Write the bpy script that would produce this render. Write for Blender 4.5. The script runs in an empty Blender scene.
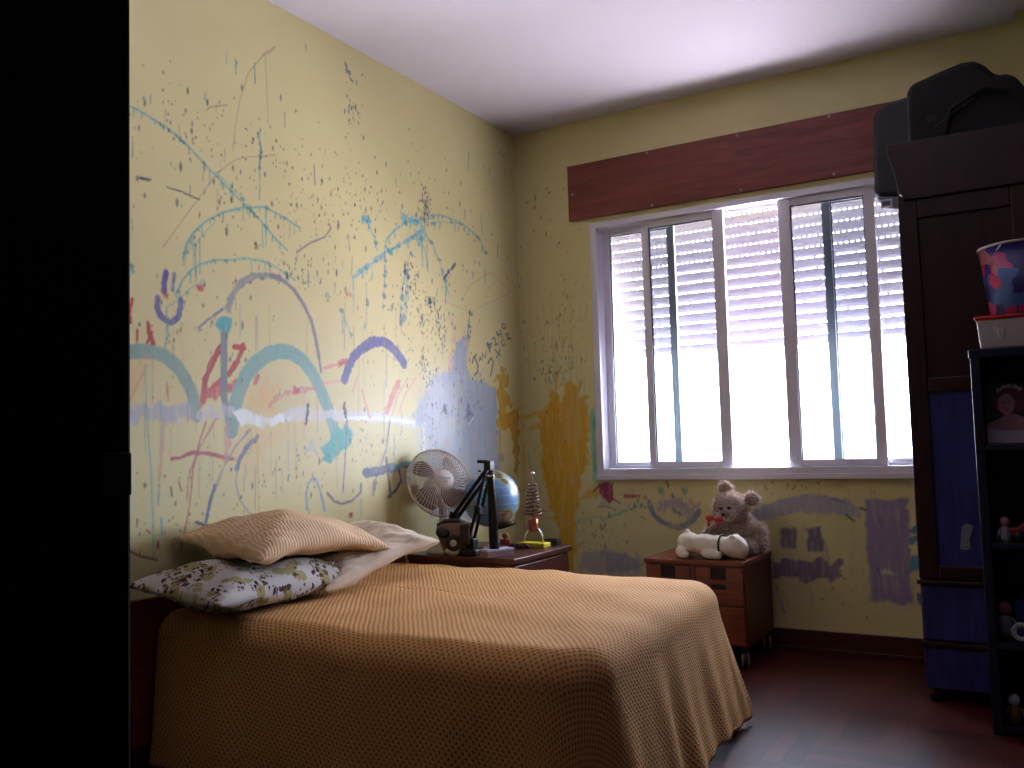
import bpy, math, random
import numpy as np
from mathutils import Vector, Matrix, noise
random.seed(7); rng = np.random.default_rng(11)
C = bpy.context.scene.collection
sc = bpy.context.scene
PI = math.pi
LEFT_STROKES, LEFT_SPECKS, BACK_STROKES, BACK_SPECKS = [], [], [], []

# ---------------------------------------------------------------- camera
cam = bpy.data.cameras.new('camera'); cam.sensor_width = 36; cam.lens = 898.74 * 36 / 1024; cam.clip_start = 0.02
co = bpy.data.objects.new('camera', cam); C.objects.link(co)
co.matrix_world = Matrix.Translation((2.4967, -4.354, 1.0071)) @ Matrix([[0.861232, 0.50739, -0.028906], [0.057912, -0.041472, 0.99746], [0.504902, -0.860718, -0.065101]]).transposed().to_4x4()
sc.camera = co
# ---------------------------------------------------------------- daylight
w = bpy.data.worlds.new('daylight'); sc.world = w; w.use_nodes = True
nt = w.node_tree; N = nt.nodes; bg = N['Background']
tc = N.new('ShaderNodeTexCoord'); sx = N.new('ShaderNodeSeparateXYZ'); nt.links.new(tc.outputs['Generated'], sx.inputs[0])
cr = N.new('ShaderNodeValToRGB'); mr = N.new('ShaderNodeMapRange')
mr.inputs['From Min'].default_value = -1; nt.links.new(sx.outputs['Z'], mr.inputs['Value']); nt.links.new(mr.outputs[0], cr.inputs[0])
e = cr.color_ramp.elements
e[0].position = 0.0; e[0].color = (2.6, 2.42, 2.9, 1)           # sunlit ground far below
e[1].position = 1.0; e[1].color = (.70, .82, 1.08, 1)           # sky overhead
a = cr.color_ramp.elements.new(0.47); a.color = (.82, .78, .90, 1)
a = cr.color_ramp.elements.new(0.53); a.color = (.86, .92, 1.1, 1)
nt.links.new(cr.outputs[0], bg.inputs['Color']); bg.inputs['Strength'].default_value = 13.0
pl = bpy.data.lights.new('window_daylight', 'AREA'); pl.shape = 'RECTANGLE'; pl.size = 1.75; pl.size_y = 1.36
pl.cycles.is_portal = True
po = bpy.data.objects.new('window_daylight', pl); C.objects.link(po); po.location = (1.345, .30, 1.49); po.rotation_euler = (-PI/2, 0, 0)
sc.view_settings.view_transform = 'Standard'; sc.view_settings.look = 'None'
sc.view_settings.gamma = 1; sc.view_settings.use_curve_mapping = False
sc.view_settings.exposure = 1.42
sc.cycles.use_denoising = True
sc.cycles.max_bounces = 8; sc.cycles.diffuse_bounces = 2; sc.cycles.transparent_max_bounces = 12
sc.cycles.sample_clamp_indirect = 6

# ---------------------------------------------------------------- helpers
def lin(c):
    return tuple(((v/255+.055)/1.055)**2.4 if v/255 > .04045 else v/255/12.92 for v in c[:3])
class NT:
    def __init__(s, name):
        s.m = bpy.data.materials.new(name); s.m.use_nodes = True; s.t = s.m.node_tree
        s.b = s.t.nodes['Principled BSDF']
    def n(s, typ, **kw):
        o = s.t.nodes.new('ShaderNode' + typ)
        for k, v in kw.items():
            if k.startswith('i_'): o.inputs[int(k[2:]) if k[2:].isdigit() else k[2:]].default_value = v
            else: setattr(o, k, v)
        return o
    def l(s, a, b): s.t.links.new(a, b)
    def math(s, op, a, b=None, c=None):
        o = s.n('Math', operation=op)
        for i, v in enumerate((a, b, c)):
            if v is None: continue
            if hasattr(v, 'links'): s.l(v, o.inputs[i])
            else: o.inputs[i].default_value = v
        return o.outputs[0]
    def mix(s, f, a, b, blend='MIX'):
        o = s.n('Mix', data_type='RGBA', blend_type=blend)
        for i, v in ((0, f), (6, a), (7, b)):
            if hasattr(v, 'links'): s.l(v, o.inputs[i])
            elif i == 0: o.inputs[0].default_value = v
            else: o.inputs[i].default_value = (*v[:3], 1)
        return o.outputs[2]
    def bump(s, h, strength, dist=.005):
        o = s.n('Bump'); o.inputs['Strength'].default_value = strength; o.inputs['Distance'].default_value = dist
        s.l(h, o.inputs['Height']); s.l(o.outputs[0], s.b.inputs['Normal'])
def mat(name, rgb, rough=.5, var=.12, scale=14, bump=0, metal=0, spec=.5, stretch=None, coat=0):
    k = NT(name); c = lin(rgb)
    tc = k.n('TexCoord'); mp = k.n('Mapping')
    if stretch: mp.inputs['Scale'].default_value = stretch
    k.l(tc.outputs['Object'], mp.inputs[0])
    no = k.n('TexNoise'); no.inputs['Scale'].default_value = scale; no.inputs['Detail'].default_value = 4
    k.l(mp.outputs[0], no.inputs['Vector'])
    k.l(k.mix(no.outputs['Fac'], tuple(v*(1-var) for v in c), tuple(min(1, v*(1+var)) for v in c)), k.b.inputs['Base Color'])
    k.b.inputs['Roughness'].default_value = rough; k.b.inputs['Metallic'].default_value = metal
    k.b.inputs['Specular IOR Level'].default_value = spec
    if coat: k.b.inputs['Coat Weight'].default_value = coat; k.b.inputs['Coat Roughness'].default_value = .15
    if bump: k.bump(no.outputs['Fac'], bump)
    return k.m
def wood(name, a, b, rough=.4, axis='X', scale=5, spec=.5):
    k = NT(name); tc = k.n('TexCoord'); mp = k.n('Mapping')
    mp.inputs['Scale'].default_value = {'X': (1, 9, 9), 'Y': (9, 1, 9), 'Z': (9, 9, 1)}[axis]
    k.l(tc.outputs['Object'], mp.inputs[0])
    no = k.n('TexNoise'); no.inputs['Scale'].default_value = scale; no.inputs['Detail'].default_value = 6; no.inputs['Distortion'].default_value = 1.2
    k.l(mp.outputs[0], no.inputs['Vector'])
    cr = k.n('ValToRGB'); cr.color_ramp.elements[0].position = .32; cr.color_ramp.elements[1].position = .7
    cr.color_ramp.elements[0].color = (*lin(a), 1); cr.color_ramp.elements[1].color = (*lin(b), 1)
    k.l(no.outputs['Fac'], cr.inputs[0]); k.l(cr.outputs[0], k.b.inputs['Base Color'])
    k.b.inputs['Roughness'].default_value = rough; k.b.inputs['Specular IOR Level'].default_value = spec
    k.bump(no.outputs['Fac'], .12)
    return k.m

class MB:
    def __init__(s): s.v = []; s.f = []; s.mi = []; s.sm = []; s.cur = 0
    def add(s, vs, fs, smooth=False, M=None):
        o = len(s.v)
        s.v += [tuple(M @ Vector(p)) if M else tuple(p) for p in vs]
        for f in fs: s.f.append(tuple(i+o for i in f)); s.mi.append(s.cur); s.sm.append(smooth)
        return s
    def box(s, x0, x1, y0, y1, z0, z1, M=None):
        vs = [(x, y, z) for z in (z0, z1) for y in (y0, y1) for x in (x0, x1)]
        return s.add(vs, [(0,2,3,1),(4,5,7,6),(0,1,5,4),(2,6,7,3),(0,4,6,2),(1,3,7,5)], False, M)
    def prism(s, poly, a0, a1, axis='y', M=None):
        n = len(poly)
        def pt(p, a): return {'y': (p[0], a, p[1]), 'z': (p[0], p[1], a), 'x': (a, p[0], p[1])}[axis]
        vs = [pt(p, a0) for p in poly] + [pt(p, a1) for p in poly]
        fs = [tuple(range(n)), tuple(range(2*n-1, n-1, -1))] + [(i, i+n, (i+1) % n+n, (i+1) % n) for i in range(n)]
        return s.add(vs, fs, False, M)
    def tube(s, pts, r, n=10, M=None, closed=False, cap=True):
        pts = [Vector(p) for p in pts]; m = len(pts); vs = []; up = None
        for i, p in enumerate(pts):
            if closed: t = pts[(i+1) % m]-pts[i-1]
            else: t = pts[min(i+1, m-1)]-pts[max(i-1, 0)]
            t.normalize()
            if up is None:
                up = t.orthogonal().normalized()
            up = (up - t*up.dot(t)).normalized(); b = t.cross(up)
            rr = r[i] if isinstance(r, (list, tuple)) else r
            for k in range(n):
                a = 2*PI*k/n; vs.append(p+up*math.cos(a)*rr+b*math.sin(a)*rr)
        fs = []
        for i in range(m if closed else m-1):
            for k in range(n):
                j = (i+1) % m; fs.append((i*n+k, i*n+(k+1) % n, j*n+(k+1) % n, j*n+k))
        if cap and not closed: fs += [tuple(range(n-1, -1, -1)), tuple(range((m-1)*n, m*n))]
        return s.add(vs, fs, True, M)
    def lathe(s, prof, n=28, M=None):
        vs = []; m = len(prof)
        for r, z in prof:
            for k in range(n): vs.append((max(r, 1e-4)*math.cos(2*PI*k/n), max(r, 1e-4)*math.sin(2*PI*k/n), z))
        fs = [(i*n+k, i*n+(k+1) % n, (i+1)*n+(k+1) % n, (i+1)*n+k) for i in range(m-1) for k in range(n)]
        fs += [tuple(range(n-1, -1, -1)), tuple(range((m-1)*n, m*n))]
        return s.add(vs, fs, True, M)
    def ell(s, c, r, M=None, nu=20, nv=12):
        if not hasattr(r, '__len__'): r = (r, r, r)
        vs = [(c[0], c[1], c[2]-r[2])]
        for j in range(1, nv):
            t = -PI/2+PI*j/nv
            for k in range(nu): vs.append((c[0]+r[0]*math.cos(t)*math.cos(2*PI*k/nu), c[1]+r[1]*math.cos(t)*math.sin(2*PI*k/nu), c[2]+r[2]*math.sin(t)))
        vs.append((c[0], c[1], c[2]+r[2])); L = len(vs)-1
        fs = [(0, 1+(k+1) % nu, 1+k) for k in range(nu)]
        fs += [(1+j*nu+k, 1+j*nu+(k+1) % nu, 1+(j+1)*nu+(k+1) % nu, 1+(j+1)*nu+k) for j in range(nv-2) for k in range(nu)]
        fs += [(L, 1+(nv-2)*nu+k, 1+(nv-2)*nu+(k+1) % nu) for k in range(nu)]
        return s.add(vs, fs, True, M)
    def build(s, name, mats, parent=None, bevel=0, seg=2, remesh=0, smooth_it=0, subsurf=0):
        me = bpy.data.meshes.new(name); me.from_pydata(s.v, [], s.f); me.update()
        for m in (mats if isinstance(mats, (list, tuple)) else [mats]): me.materials.append(m)
        me.polygons.foreach_set('material_index', s.mi); me.polygons.foreach_set('use_smooth', s.sm)
        o = bpy.data.objects.new(name, me); C.objects.link(o)
        if parent: o.parent = parent
        if bevel:
            b = o.modifiers.new('bevel', 'BEVEL'); b.width = bevel; b.segments = seg; b.limit_method = 'ANGLE'; b.angle_limit = .6
            b.harden_normals = False
        if remesh:
            r = o.modifiers.new('remesh', 'REMESH'); r.mode = 'VOXEL'; r.voxel_size = remesh; r.use_smooth_shade = True
            if smooth_it: q = o.modifiers.new('smooth', 'SMOOTH'); q.iterations = smooth_it; q.factor = .5
        if subsurf: q = o.modifiers.new('sub', 'SUBSURF'); q.levels = q.render_levels = subsurf
        return o
def tag(o, label, cat, group=None):
    o['label'] = label; o['category'] = cat
    if group: o['group'] = group
    return o
def thing(name, label, cat, loc, rotz=0, group=None):
    o = bpy.data.objects.new(name, None); C.objects.link(o); o.empty_display_size = .05
    o.location = loc; o.rotation_euler = (0, 0, rotz)
    return tag(o, label, cat, group)
def struct(name, mb, m, bevel=0):
    o = mb.build(name, m, None, bevel); o['kind'] = 'structure'; return o
def R(x=0, y=0, z=0): return Matrix.Rotation(z, 4, 'Z') @ Matrix.Rotation(y, 4, 'Y') @ Matrix.Rotation(x, 4, 'X')
def T(*p): return Matrix.Translation(p)
def frame(fwd):      # matrix whose local z axis points along fwd
    z = Vector(fwd).normalized(); x = Vector((0, 0, 1)).cross(z)
    x = x.normalized() if x.length > 1e-4 else Vector((1, 0, 0)); y = z.cross(x)
    return Matrix((x, y, z)).transposed().to_4x4()

# ---------------------------------------------------------------- materials
M_WALL = mat('yellow_wall_paint', (229, 217, 156), .5, .05, 3, .05)
M_CEIL = mat('ceiling_paint', (226, 220, 226), .8, .03, 3)
M_WALLDARK = mat('dark_brown_wall', (64, 50, 40), .7)  # for walls out of view, coloured dark to cut bounced light
M_HALL = mat('hall_paint', (90, 80, 70), .8)
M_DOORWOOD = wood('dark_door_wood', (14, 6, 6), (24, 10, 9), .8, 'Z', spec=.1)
M_BASE = wood('baseboard_wood', (52, 22, 16), (78, 34, 24), .4, 'X')
M_WHITEFRAME = mat('white_window_lacquer', (232, 228, 240), .35, .04)
M_DARKSEAL = mat('grey_window_seal', (84, 92, 98), .5)
M_PELMET = wood('red_brown_board', (104, 44, 34), (136, 66, 52), .5, 'X', 3)
M_SCREW = mat('screw_metal', (190, 180, 180), .35, metal=.8)
M_NIGHT = wood('dark_red_wood', (62, 24, 18), (92, 40, 28), .35, 'X')
M_CAB = wood('cabinet_wood', (104, 46, 26), (138, 66, 36), .4, 'X')
M_CABSIDE = wood('cabinet_side_wood', (78, 34, 24), (104, 48, 32), .4, 'Z')
M_PULLDARK = mat('dark_pull_and_shadow', (44, 20, 16), .7)  # dark tone of the pulls and of the painted shadow below them
M_BLACK = mat('black_plastic', (18, 18, 20), .4)
M_BLACKMETAL = mat('black_lamp_enamel', (12, 12, 15), .4, spec=.25)
M_CHROME = mat('bright_metal', (210, 210, 214), .2, metal=1)
M_FANWHITE = mat('fan_cream_plastic', (220, 204, 190), .4, .04)
M_FANHUB = mat('fan_hub_plastic', (226, 214, 206), .4, .03)
M_FANBLADE = mat('fan_blade_plastic', (128, 104, 96), .4, .05)
M_WARD = wood('wardrobe_wood', (36, 15, 14), (52, 24, 21), .35, 'Z')
M_WARDGLEAM = wood('wardrobe_wood_blue_gleam', (46, 48, 108), (62, 66, 138), .3, 'Z')  # bluish reflected light painted into the colour of the wardrobe's lower fronts
M_SHELF = mat('navy_shelf_lacquer', (24, 24, 52), .4, .1)
M_BAG = mat('black_bag_cloth', (16, 15, 18), .8, .2, 60, .2)
M_CASE = mat('black_suitcase_shell', (15, 14, 18), .4)

def painted_material():
    k = NT('splashed_wall_paint')
    at = k.n('Attribute', attribute_name='paint'); tc = k.n('TexCoord')
    no = k.n('TexNoise'); no.inputs['Scale'].default_value = 2.5; no.inputs['Detail'].default_value = 6
    k.l(tc.outputs['Object'], no.inputs['Vector'])
    v = k.math('MULTIPLY_ADD', no.outputs['Fac'], .16, .92)
    hs = k.n('HueSaturation'); k.l(at.outputs['Color'], hs.inputs['Color']); k.l(v, hs.inputs['Value'])
    k.l(hs.outputs[0], k.b.inputs['Base Color'])
    k.b.inputs['Roughness'].default_value = .48
    n2 = k.n('TexNoise'); n2.inputs['Scale'].default_value = 60; k.l(tc.outputs['Object'], n2.inputs['Vector'])
    k.bump(n2.outputs['Fac'], .12, .003)
    return k.m
M_PAINTED = painted_material()

# ---------------------------------------------------------------- the children's paint on the walls
LEFT_STROKES=[
('s',[-1.891,2.552,-1.994,2.424,-2.035,2.307,-2.06,2.197,-2.071,2.108],0.005,[192,159,133],0.7,0.15),
('s',[-1.917,2.522,-1.891,2.54,-1.854,2.577],0.0113,[195,159,138],0.6,0.15),
('s',[-1.907,2.534,-1.899,2.39,-1.895,2.261],0.0049,[192,170,149],0.7,0.15),
('s',[-2.189,2.221,-2.176,2.236,-2.097,2.268],0.0049,[141,119,127],0.8,0.15),
('s',[-2.378,1.694,-2.266,1.843,-2.146,2.003,-2.062,2.073,-2.003,2.099,-1.86,2.145],0.0042,[178,147,127],0.7,0.15),
('s',[-2.466,1.907,-2.428,1.91],0.0092,[87,75,96],1,0.15),
('s',[-2.361,1.902,-2.308,1.9,-2.223,1.888],0.0057,[98,86,101],1,0.15),
('s',[-1.947,2.207,-1.933,2.153,-1.944,2.065],0.0083,[92,142,159],0.85,0.15),
('s',[-1.959,2.476,-1.96,2.397],0.0055,[103,147,154],1,0.15),
('s',[-2.053,2.453,-2.053,2.423],0.0071,[109,159,164],0.85,0.15),
('s',[-2.002,2.203,-2.012,2.207],0.0071,[103,91,112],1,0.15),
('s',[-1.643,2.161,-1.639,2.083],0.0091,[162,125,133],0.8,0.15),
('s',[-1.441,2.665,-1.41,2.605,-1.391,2.594],0.0081,[92,142,149],0.85,0.15),
('s',[-1.748,1.784,-1.673,1.833,-1.584,1.874,-1.547,1.919,-1.559,1.933],0.0083,[152,131,143],0.9,0.15),
('s',[-2.526,2.136,-2.473,2.133,-2.427,2.123,-2.348,2.102,-2.265,2.062,-2.178,2.006,-2.04,1.928,-1.942,1.873,-1.866,1.818,-1.802,1.782],0.0078,[96,181,182],0.85,0.15),
('s',[-2.155,2.005,-2.063,1.96,-1.967,1.887,-1.932,1.867],0.0046,[109,187,186],0.68,0.15),
('s',[-2.297,1.67,-2.284,1.717,-2.254,1.765,-2.202,1.814,-2.125,1.862,-2.04,1.898,-1.916,1.929,-1.811,1.907,-1.729,1.884],0.0076,[98,181,182],0.85,0.15),
('s',[-2.297,1.67,-2.224,1.752,-2.157,1.823],0.0039,[109,181,180],0.595,0.15),
('s',[-2.279,1.735,-2.288,1.657],0.0046,[98,176,175],0.595,0.15),
('s',[-2.33,1.538,-2.297,1.594,-2.268,1.629,-2.225,1.66,-2.154,1.686,-2.08,1.698,-2.018,1.715,-1.914,1.717,-1.841,1.698,-1.761,1.67],0.0076,[103,187,182],0.85,0.15),
('s',[-2.367,1.489,-2.318,1.522,-2.259,1.575,-2.203,1.607],0.0047,[103,187,182],0.68,0.15),
('s',[-2.367,1.489,-2.359,1.416,-2.375,1.348],0.0047,[103,181,178],0.68,0.15),
('s',[-0.914,2.027,-1.018,1.965,-1.125,1.908,-1.199,1.868,-1.256,1.831,-1.353,1.772,-1.42,1.727],0.0211,[100,181,199],0.765,0.5),
('s',[-0.912,2.081,-1.015,2.055,-1.108,1.999,-1.175,1.945,-1.191,1.906,-1.155,1.894,-1.095,1.918],0.0117,[100,181,199],0.765,0.4),
('s',[-1.279,1.998,-1.32,1.998,-1.307,1.983,-1.267,1.937,-1.248,1.878],0.0101,[100,181,199],0.68,0.4),
('f',[-1.347,2.002,-1.306,2.019,-1.286,2.001,-1.321,1.976,-1.347,1.984],0.0112,[100,181,199],0.8,0),
('s',[-1.06,2.07,-0.984,2.066,-0.904,2.072,-0.914,2.008,-0.932,1.961],0.0313,[106,187,201],0.75,0.6),
('s',[-0.915,1.993,-0.885,1.93,-0.863,1.866],0.0103,[100,181,199],0.68,0.15),
('s',[-0.897,2.035,-0.826,1.98,-0.762,1.902,-0.73,1.827,-0.682,1.733],0.0092,[119,187,196],0.68,0.15),
('s',[-0.87,2.109,-0.752,2.138,-0.647,2.139,-0.529,2.126,-0.435,2.102,-0.369,2.061,-0.332,2.014],0.0116,[130,187,191],0.6375,0.15),
('s',[-0.855,2.077,-0.71,2.111,-0.575,2.128],0.0071,[130,187,191],0.51,0.15),
('s',[-0.989,1.922,-1.046,1.819,-1.072,1.722,-1.092,1.59],0.0078,[130,181,191],0.51,0.15),
('s',[-1.023,1.832,-1.051,1.678,-1.078,1.559],0.007,[130,181,191],0.51,0.15),
('s',[-1.192,1.851,-1.204,1.704,-1.214,1.613],0.0066,[135,181,189],0.51,0.15),
('s',[-1.284,1.818,-1.287,1.738],0.0064,[130,181,189],0.51,0.15),
('s',[-1.328,1.71,-1.325,1.601,-1.347,1.511],0.0055,[135,181,189],0.51,0.15),
('s',[-1.499,1.589,-1.463,1.534,-1.427,1.469],0.0063,[119,181,186],0.595,0.15),
('s',[-0.73,1.827,-0.676,1.875,-0.63,1.913],0.0165,[66,103,117],0.9,0.6),
('f',[-0.493,1.892,-0.445,1.91,-0.467,1.855],0.0143,[195,136,143],0.6,0),
('s',[-0.139,1.946,-0.033,1.882],0.0065,[205,159,138],0.5,0.15),
('s',[-0.503,1.694,-0.526,1.588,-0.53,1.511],0.0086,[103,136,170],0.68,0.15),
('s',[-0.575,1.737,-0.496,1.824,-0.296,1.922,-0.09,1.852],0.0074,[216,170,138],0.6,0.15),
('s',[-0.752,1.715,-0.503,1.683,-0.253,1.776,-0.034,1.86],0.0075,[221,181,149],0.5,0.15),
('s',[-2.541,1.329,-2.468,1.337,-2.422,1.338,-2.371,1.328,-2.323,1.297,-2.287,1.255,-2.258,1.198,-2.241,1.13],0.0523,[149,176,161],1,0.06),
('s',[-2.101,1.513,-2.091,1.55,-2.067,1.59,-2.029,1.624,-1.97,1.655,-1.894,1.67,-1.842,1.666],0.0265,[160,161,157],0.95,0.35),
('s',[-1.894,1.67,-1.826,1.661,-1.767,1.63,-1.713,1.577,-1.674,1.521,-1.647,1.442,-1.631,1.371],0.0189,[139,139,146],0.95,0.15),
('s',[-1.631,1.371,-1.62,1.314],0.0118,[130,131,149],0.9,0.15),
('s',[-2.215,1.185,-2.206,1.255,-2.175,1.32,-2.134,1.376],0.0278,[186,56,56],1,0.2),
('s',[-2.032,1.388,-2.056,1.335,-2.099,1.282,-2.176,1.229],0.0253,[192,60,60],1,0.25),
('s',[-2.134,1.376,-2.193,1.273,-2.215,1.21],0.013,[186,56,56],1,0.15),
('s',[-2.074,1.381,-2.027,1.381],0.0211,[195,67,64],1,0.15),
('f',[-2.228,1.192,-2.211,1.227,-2.14,1.248,-2.062,1.255,-2.076,1.218,-2.163,1.194,-2.22,1.165],0.0127,[205,89,83],0.95,0),
('s',[-2.12,1.42,-2.121,1.295,-2.122,1.206,-2.114,1.145,-2.1,1.117],0.0329,[132,141,144],1,0.06),
('f',[-2.147,1.479,-2.119,1.493,-2.087,1.485,-2.078,1.457,-2.092,1.43,-2.134,1.426,-2.156,1.449],0.0063,[96,179,178],1,0),
('s',[-2.092,1.081,-2.077,1.153,-2.058,1.208,-2.019,1.279,-1.969,1.329,-1.909,1.367,-1.847,1.383,-1.783,1.38,-1.723,1.353,-1.673,1.308,-1.628,1.249,-1.588,1.182,-1.554,1.104,-1.531,1.039],0.0657,[132,181,172],1,0.06),
('f',[-1.633,1.008,-1.573,1.047,-1.48,1.105,-1.444,1.067,-1.445,1.013,-1.496,0.989,-1.576,0.942,-1.622,0.972],0.0129,[72,181,174],1,0),
('s',[-2.402,1.519,-2.402,1.485,-2.383,1.454,-2.351,1.44,-2.318,1.461,-2.306,1.503,-2.306,1.524],0.0234,[96,87,155],1,0.2),
('s',[-2.366,1.608,-2.374,1.576,-2.374,1.546],0.0224,[96,89,159],1,0.15),
('s',[-2.334,1.609,-2.338,1.554],0.0138,[100,114,166],0.8075,0.4),
('f',[-2.374,1.546,-2.359,1.538,-2.359,1.524,-2.371,1.526],0.0075,[186,56,56],1,0),
('f',[-2.238,1.581,-2.212,1.585,-2.212,1.563,-2.23,1.561],0.0039,[205,49,51],1,0),
('s',[-2.235,1.435,-2.182,1.475,-2.124,1.514],0.0082,[128,123,155],0.95,0.5),
('f',[-2.231,1.439,-2.213,1.437,-2.222,1.422],0.0077,[119,114,149],1,0),
('s',[-2.497,1.503,-2.505,1.467,-2.505,1.428],0.0115,[212,69,59],1,0.4),
('s',[-2.479,1.405,-2.479,1.369],0.0115,[205,69,56],1,0.15),
('s',[-2.437,1.435,-2.43,1.396,-2.418,1.368],0.018,[186,56,56],1,0.3),
('s',[-2.441,1.366,-2.422,1.404],0.0092,[186,56,56],1,0.15),
('s',[-2.501,1.613,-2.493,1.592],0.0115,[98,179,175],0.85,0.15),
('f',[-2.512,1.286,-2.438,1.304,-2.475,1.204,-2.512,1.178],0.0162,[240,170,106],0.45,0),
('s',[-2.441,1.294,-2.487,1.21,-2.505,1.178],0.0083,[233,159,101],0.6,0.15),
('f',[-2.015,1.209,-1.941,1.267,-1.838,1.249,-1.871,1.164,-1.942,1.148,-2.011,1.147],0.0266,[240,170,75],0.5,0),
('f',[-2.05,1.081,-1.851,1.1,-1.744,1.08,-1.878,1.035,-1.945,0.97,-2.004,0.935],0.0346,[243,181,106],0.45,0),
('s',[-1.902,1.175,-1.86,1.206,-1.796,1.227,-1.73,1.238,-1.657,1.248],0.0227,[212,125,127],0.7,0.6),
('f',[-1.79,1.243,-1.736,1.249,-1.736,1.226,-1.785,1.22],0.0094,[205,80,91],0.9,0),
('s',[-1.975,1.255,-1.96,1.281],0.0209,[200,80,96],0.8,0.15),
('s',[-2.364,1.242,-2.36,1.182],0.0077,[205,91,75],0.8,0.15),
('s',[-1.608,1.331,-1.505,1.354],0.0148,[232,147,127],0.7,0.5),
('s',[-1.505,1.354,-1.461,1.369],0.0258,[200,80,75],0.9,0.5),
('s',[-1.616,1.266,-1.476,1.289],0.0127,[243,170,149],0.6,0.15),
('f',[-2.541,1.164,-2.43,1.164,-2.279,1.163,-2.254,1.123,-2.392,1.102,-2.523,1.114],0.0154,[190,188,201],0.85,0),
('f',[-2.246,1.15,-2.086,1.167,-2.068,1.124,-2.229,1.116],0.0163,[221,215,220],0.75,0),
('f',[-2.086,1.16,-2.025,1.15,-1.962,1.129,-1.902,1.126,-1.83,1.142,-1.743,1.155,-1.809,1.115,-1.893,1.092,-1.978,1.096,-2.059,1.11],0.0094,[251,255,254],1,0),
('s',[-1.824,1.146,-1.715,1.147,-1.601,1.145,-1.448,1.143,-1.25,1.132,-1.107,1.124,-0.925,1.102],0.0473,[231,228,229],0.85,0.4),
('s',[-1.48,1.13,-1.215,1.128,-0.925,1.106],0.0184,[251,255,254],0.95,0.4),
('s',[-0.925,1.102,-0.929,0.985],0.0227,[251,255,254],1,0.2),
('f',[-2.332,1.142,-2.288,1.089,-2.321,1.095],0.0077,[232,232,228],0.7,0),
('f',[-1.718,1.01,-1.661,1.04,-1.645,0.992,-1.702,0.982],0.0192,[195,192,212],0.6,0),
('s',[-1.698,1.179,-1.704,1.14,-1.711,1.104],0.0154,[68,56,70],0.95,0.5),
('s',[-1.484,1.192,-1.479,1.155,-1.473,1.134],0.019,[68,56,70],0.95,0.5),
('s',[-1.467,1.121,-1.484,0.955,-1.5,0.824],0.0074,[114,97,138],0.9,0.15),
('s',[-1.476,1.297,-1.456,1.34,-1.416,1.389,-1.356,1.436,-1.288,1.464,-1.211,1.47,-1.133,1.44,-1.069,1.38],0.0505,[106,105,157],1,0.15),
('s',[-1.109,1.296,-1.155,1.236,-1.2,1.159],0.0343,[220,136,119],0.9,0.3),
('s',[-1.041,1.318,-1.118,1.237,-1.165,1.146],0.0117,[229,170,149],0.8,0.15),
('s',[-0.979,1.32,-1.066,1.238,-1.113,1.16],0.0119,[232,181,157],0.8,0.15),
('s',[-1.368,1.251,-1.337,1.174,-1.318,1.131],0.0132,[221,159,138],0.8,0.15),
('s',[-1.399,1.301,-1.426,1.24],0.0127,[231,170,143],0.8,0.15),
('s',[-1.18,1.119,-1.212,0.991,-1.285,0.871,-1.293,0.82],0.0097,[103,119,149],0.95,0.3),
('s',[-1.351,0.896,-1.27,0.901,-1.165,0.914],0.0428,[78,94,140],1,0.2),
('s',[-1.165,0.914,-1.009,0.922],0.0349,[104,181,182],0.9,0.3),
('s',[-1.213,0.956,-1.202,0.881,-1.184,0.783],0.015,[72,69,117],1,0.2),
('s',[-1.122,0.899,-1.109,0.85,-1.147,0.811,-1.205,0.784],0.0155,[85,82,132],1,0.2),
('s',[-1.299,0.864,-1.307,0.8],0.0132,[87,91,127],0.8,0.15),
('f',[-1.308,1.015,-1.125,1.034,-1.1,0.898,-1.258,0.861],0.0444,[162,136,75],0.35,0),
('f',[-1.327,0.822,-1.08,0.83,-1.053,0.558,-1.334,0.589],0.0581,[195,170,85],0.35,0),
('s',[-2.203,1.109,-2.229,1.047,-2.26,0.946,-2.269,0.865,-2.282,0.795,-2.311,0.682],0.0067,[192,94,77],0.9,0.3),
('s',[-2.159,1.12,-2.212,1.047,-2.247,0.996,-2.281,0.913,-2.285,0.846],0.0073,[212,125,117],0.8,0.4),
('s',[-2.345,0.986,-2.313,0.988,-2.263,1.004,-2.2,1.002,-2.134,0.986,-2.088,0.978],0.015,[190,96,98],1,0.25),
('s',[-2.114,1.088,-2.11,1.032,-2.116,0.975],0.0288,[221,147,143],0.8,0.5),
('s',[-2.002,1.081,-2.074,1.02,-2.129,0.947,-2.166,0.872],0.0098,[171,159,164],0.8,0.4),
('s',[-2.166,0.89,-2.188,0.832,-2.206,0.765],0.014,[104,105,151],0.95,0.2),
('s',[-1.968,1.055,-2.017,1.023,-2.051,0.98,-2.065,0.945],0.0204,[121,123,159],0.95,0.3),
('s',[-2.065,0.945,-2.071,0.888,-2.053,0.83,-2.011,0.78],0.0057,[141,145,159],0.9,0.15),
('s',[-2.248,0.769,-2.206,0.752,-2.158,0.733],0.0127,[87,76,106],1,0.3),
('f',[-2.197,0.744,-2.154,0.743,-2.18,0.725],0.0079,[85,78,111],1,0),
('s',[-1.968,1.044,-1.965,0.934,-1.962,0.78],0.0053,[212,170,85],0.8,0.15),
('s',[-2.38,1.115,-2.385,1.016,-2.393,0.935],0.0133,[221,159,117],0.6,0.4),
('s',[-2.388,1.099,-2.392,1.0],0.0057,[162,159,180],0.5,0.15),
('s',[-2.449,1.293,-2.442,1.115,-2.427,0.953,-2.42,0.791,-2.417,0.669],0.0057,[126,181,175],0.85,0.2),
('s',[-2.397,0.876,-2.401,0.838],0.0071,[98,170,186],0.85,0.15),
('s',[-2.389,0.795,-2.386,0.739],0.0071,[94,176,191],0.85,0.15),
('s',[-2.388,1.181,-2.392,1.108],0.0065,[103,170,175],0.68,0.15),
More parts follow.
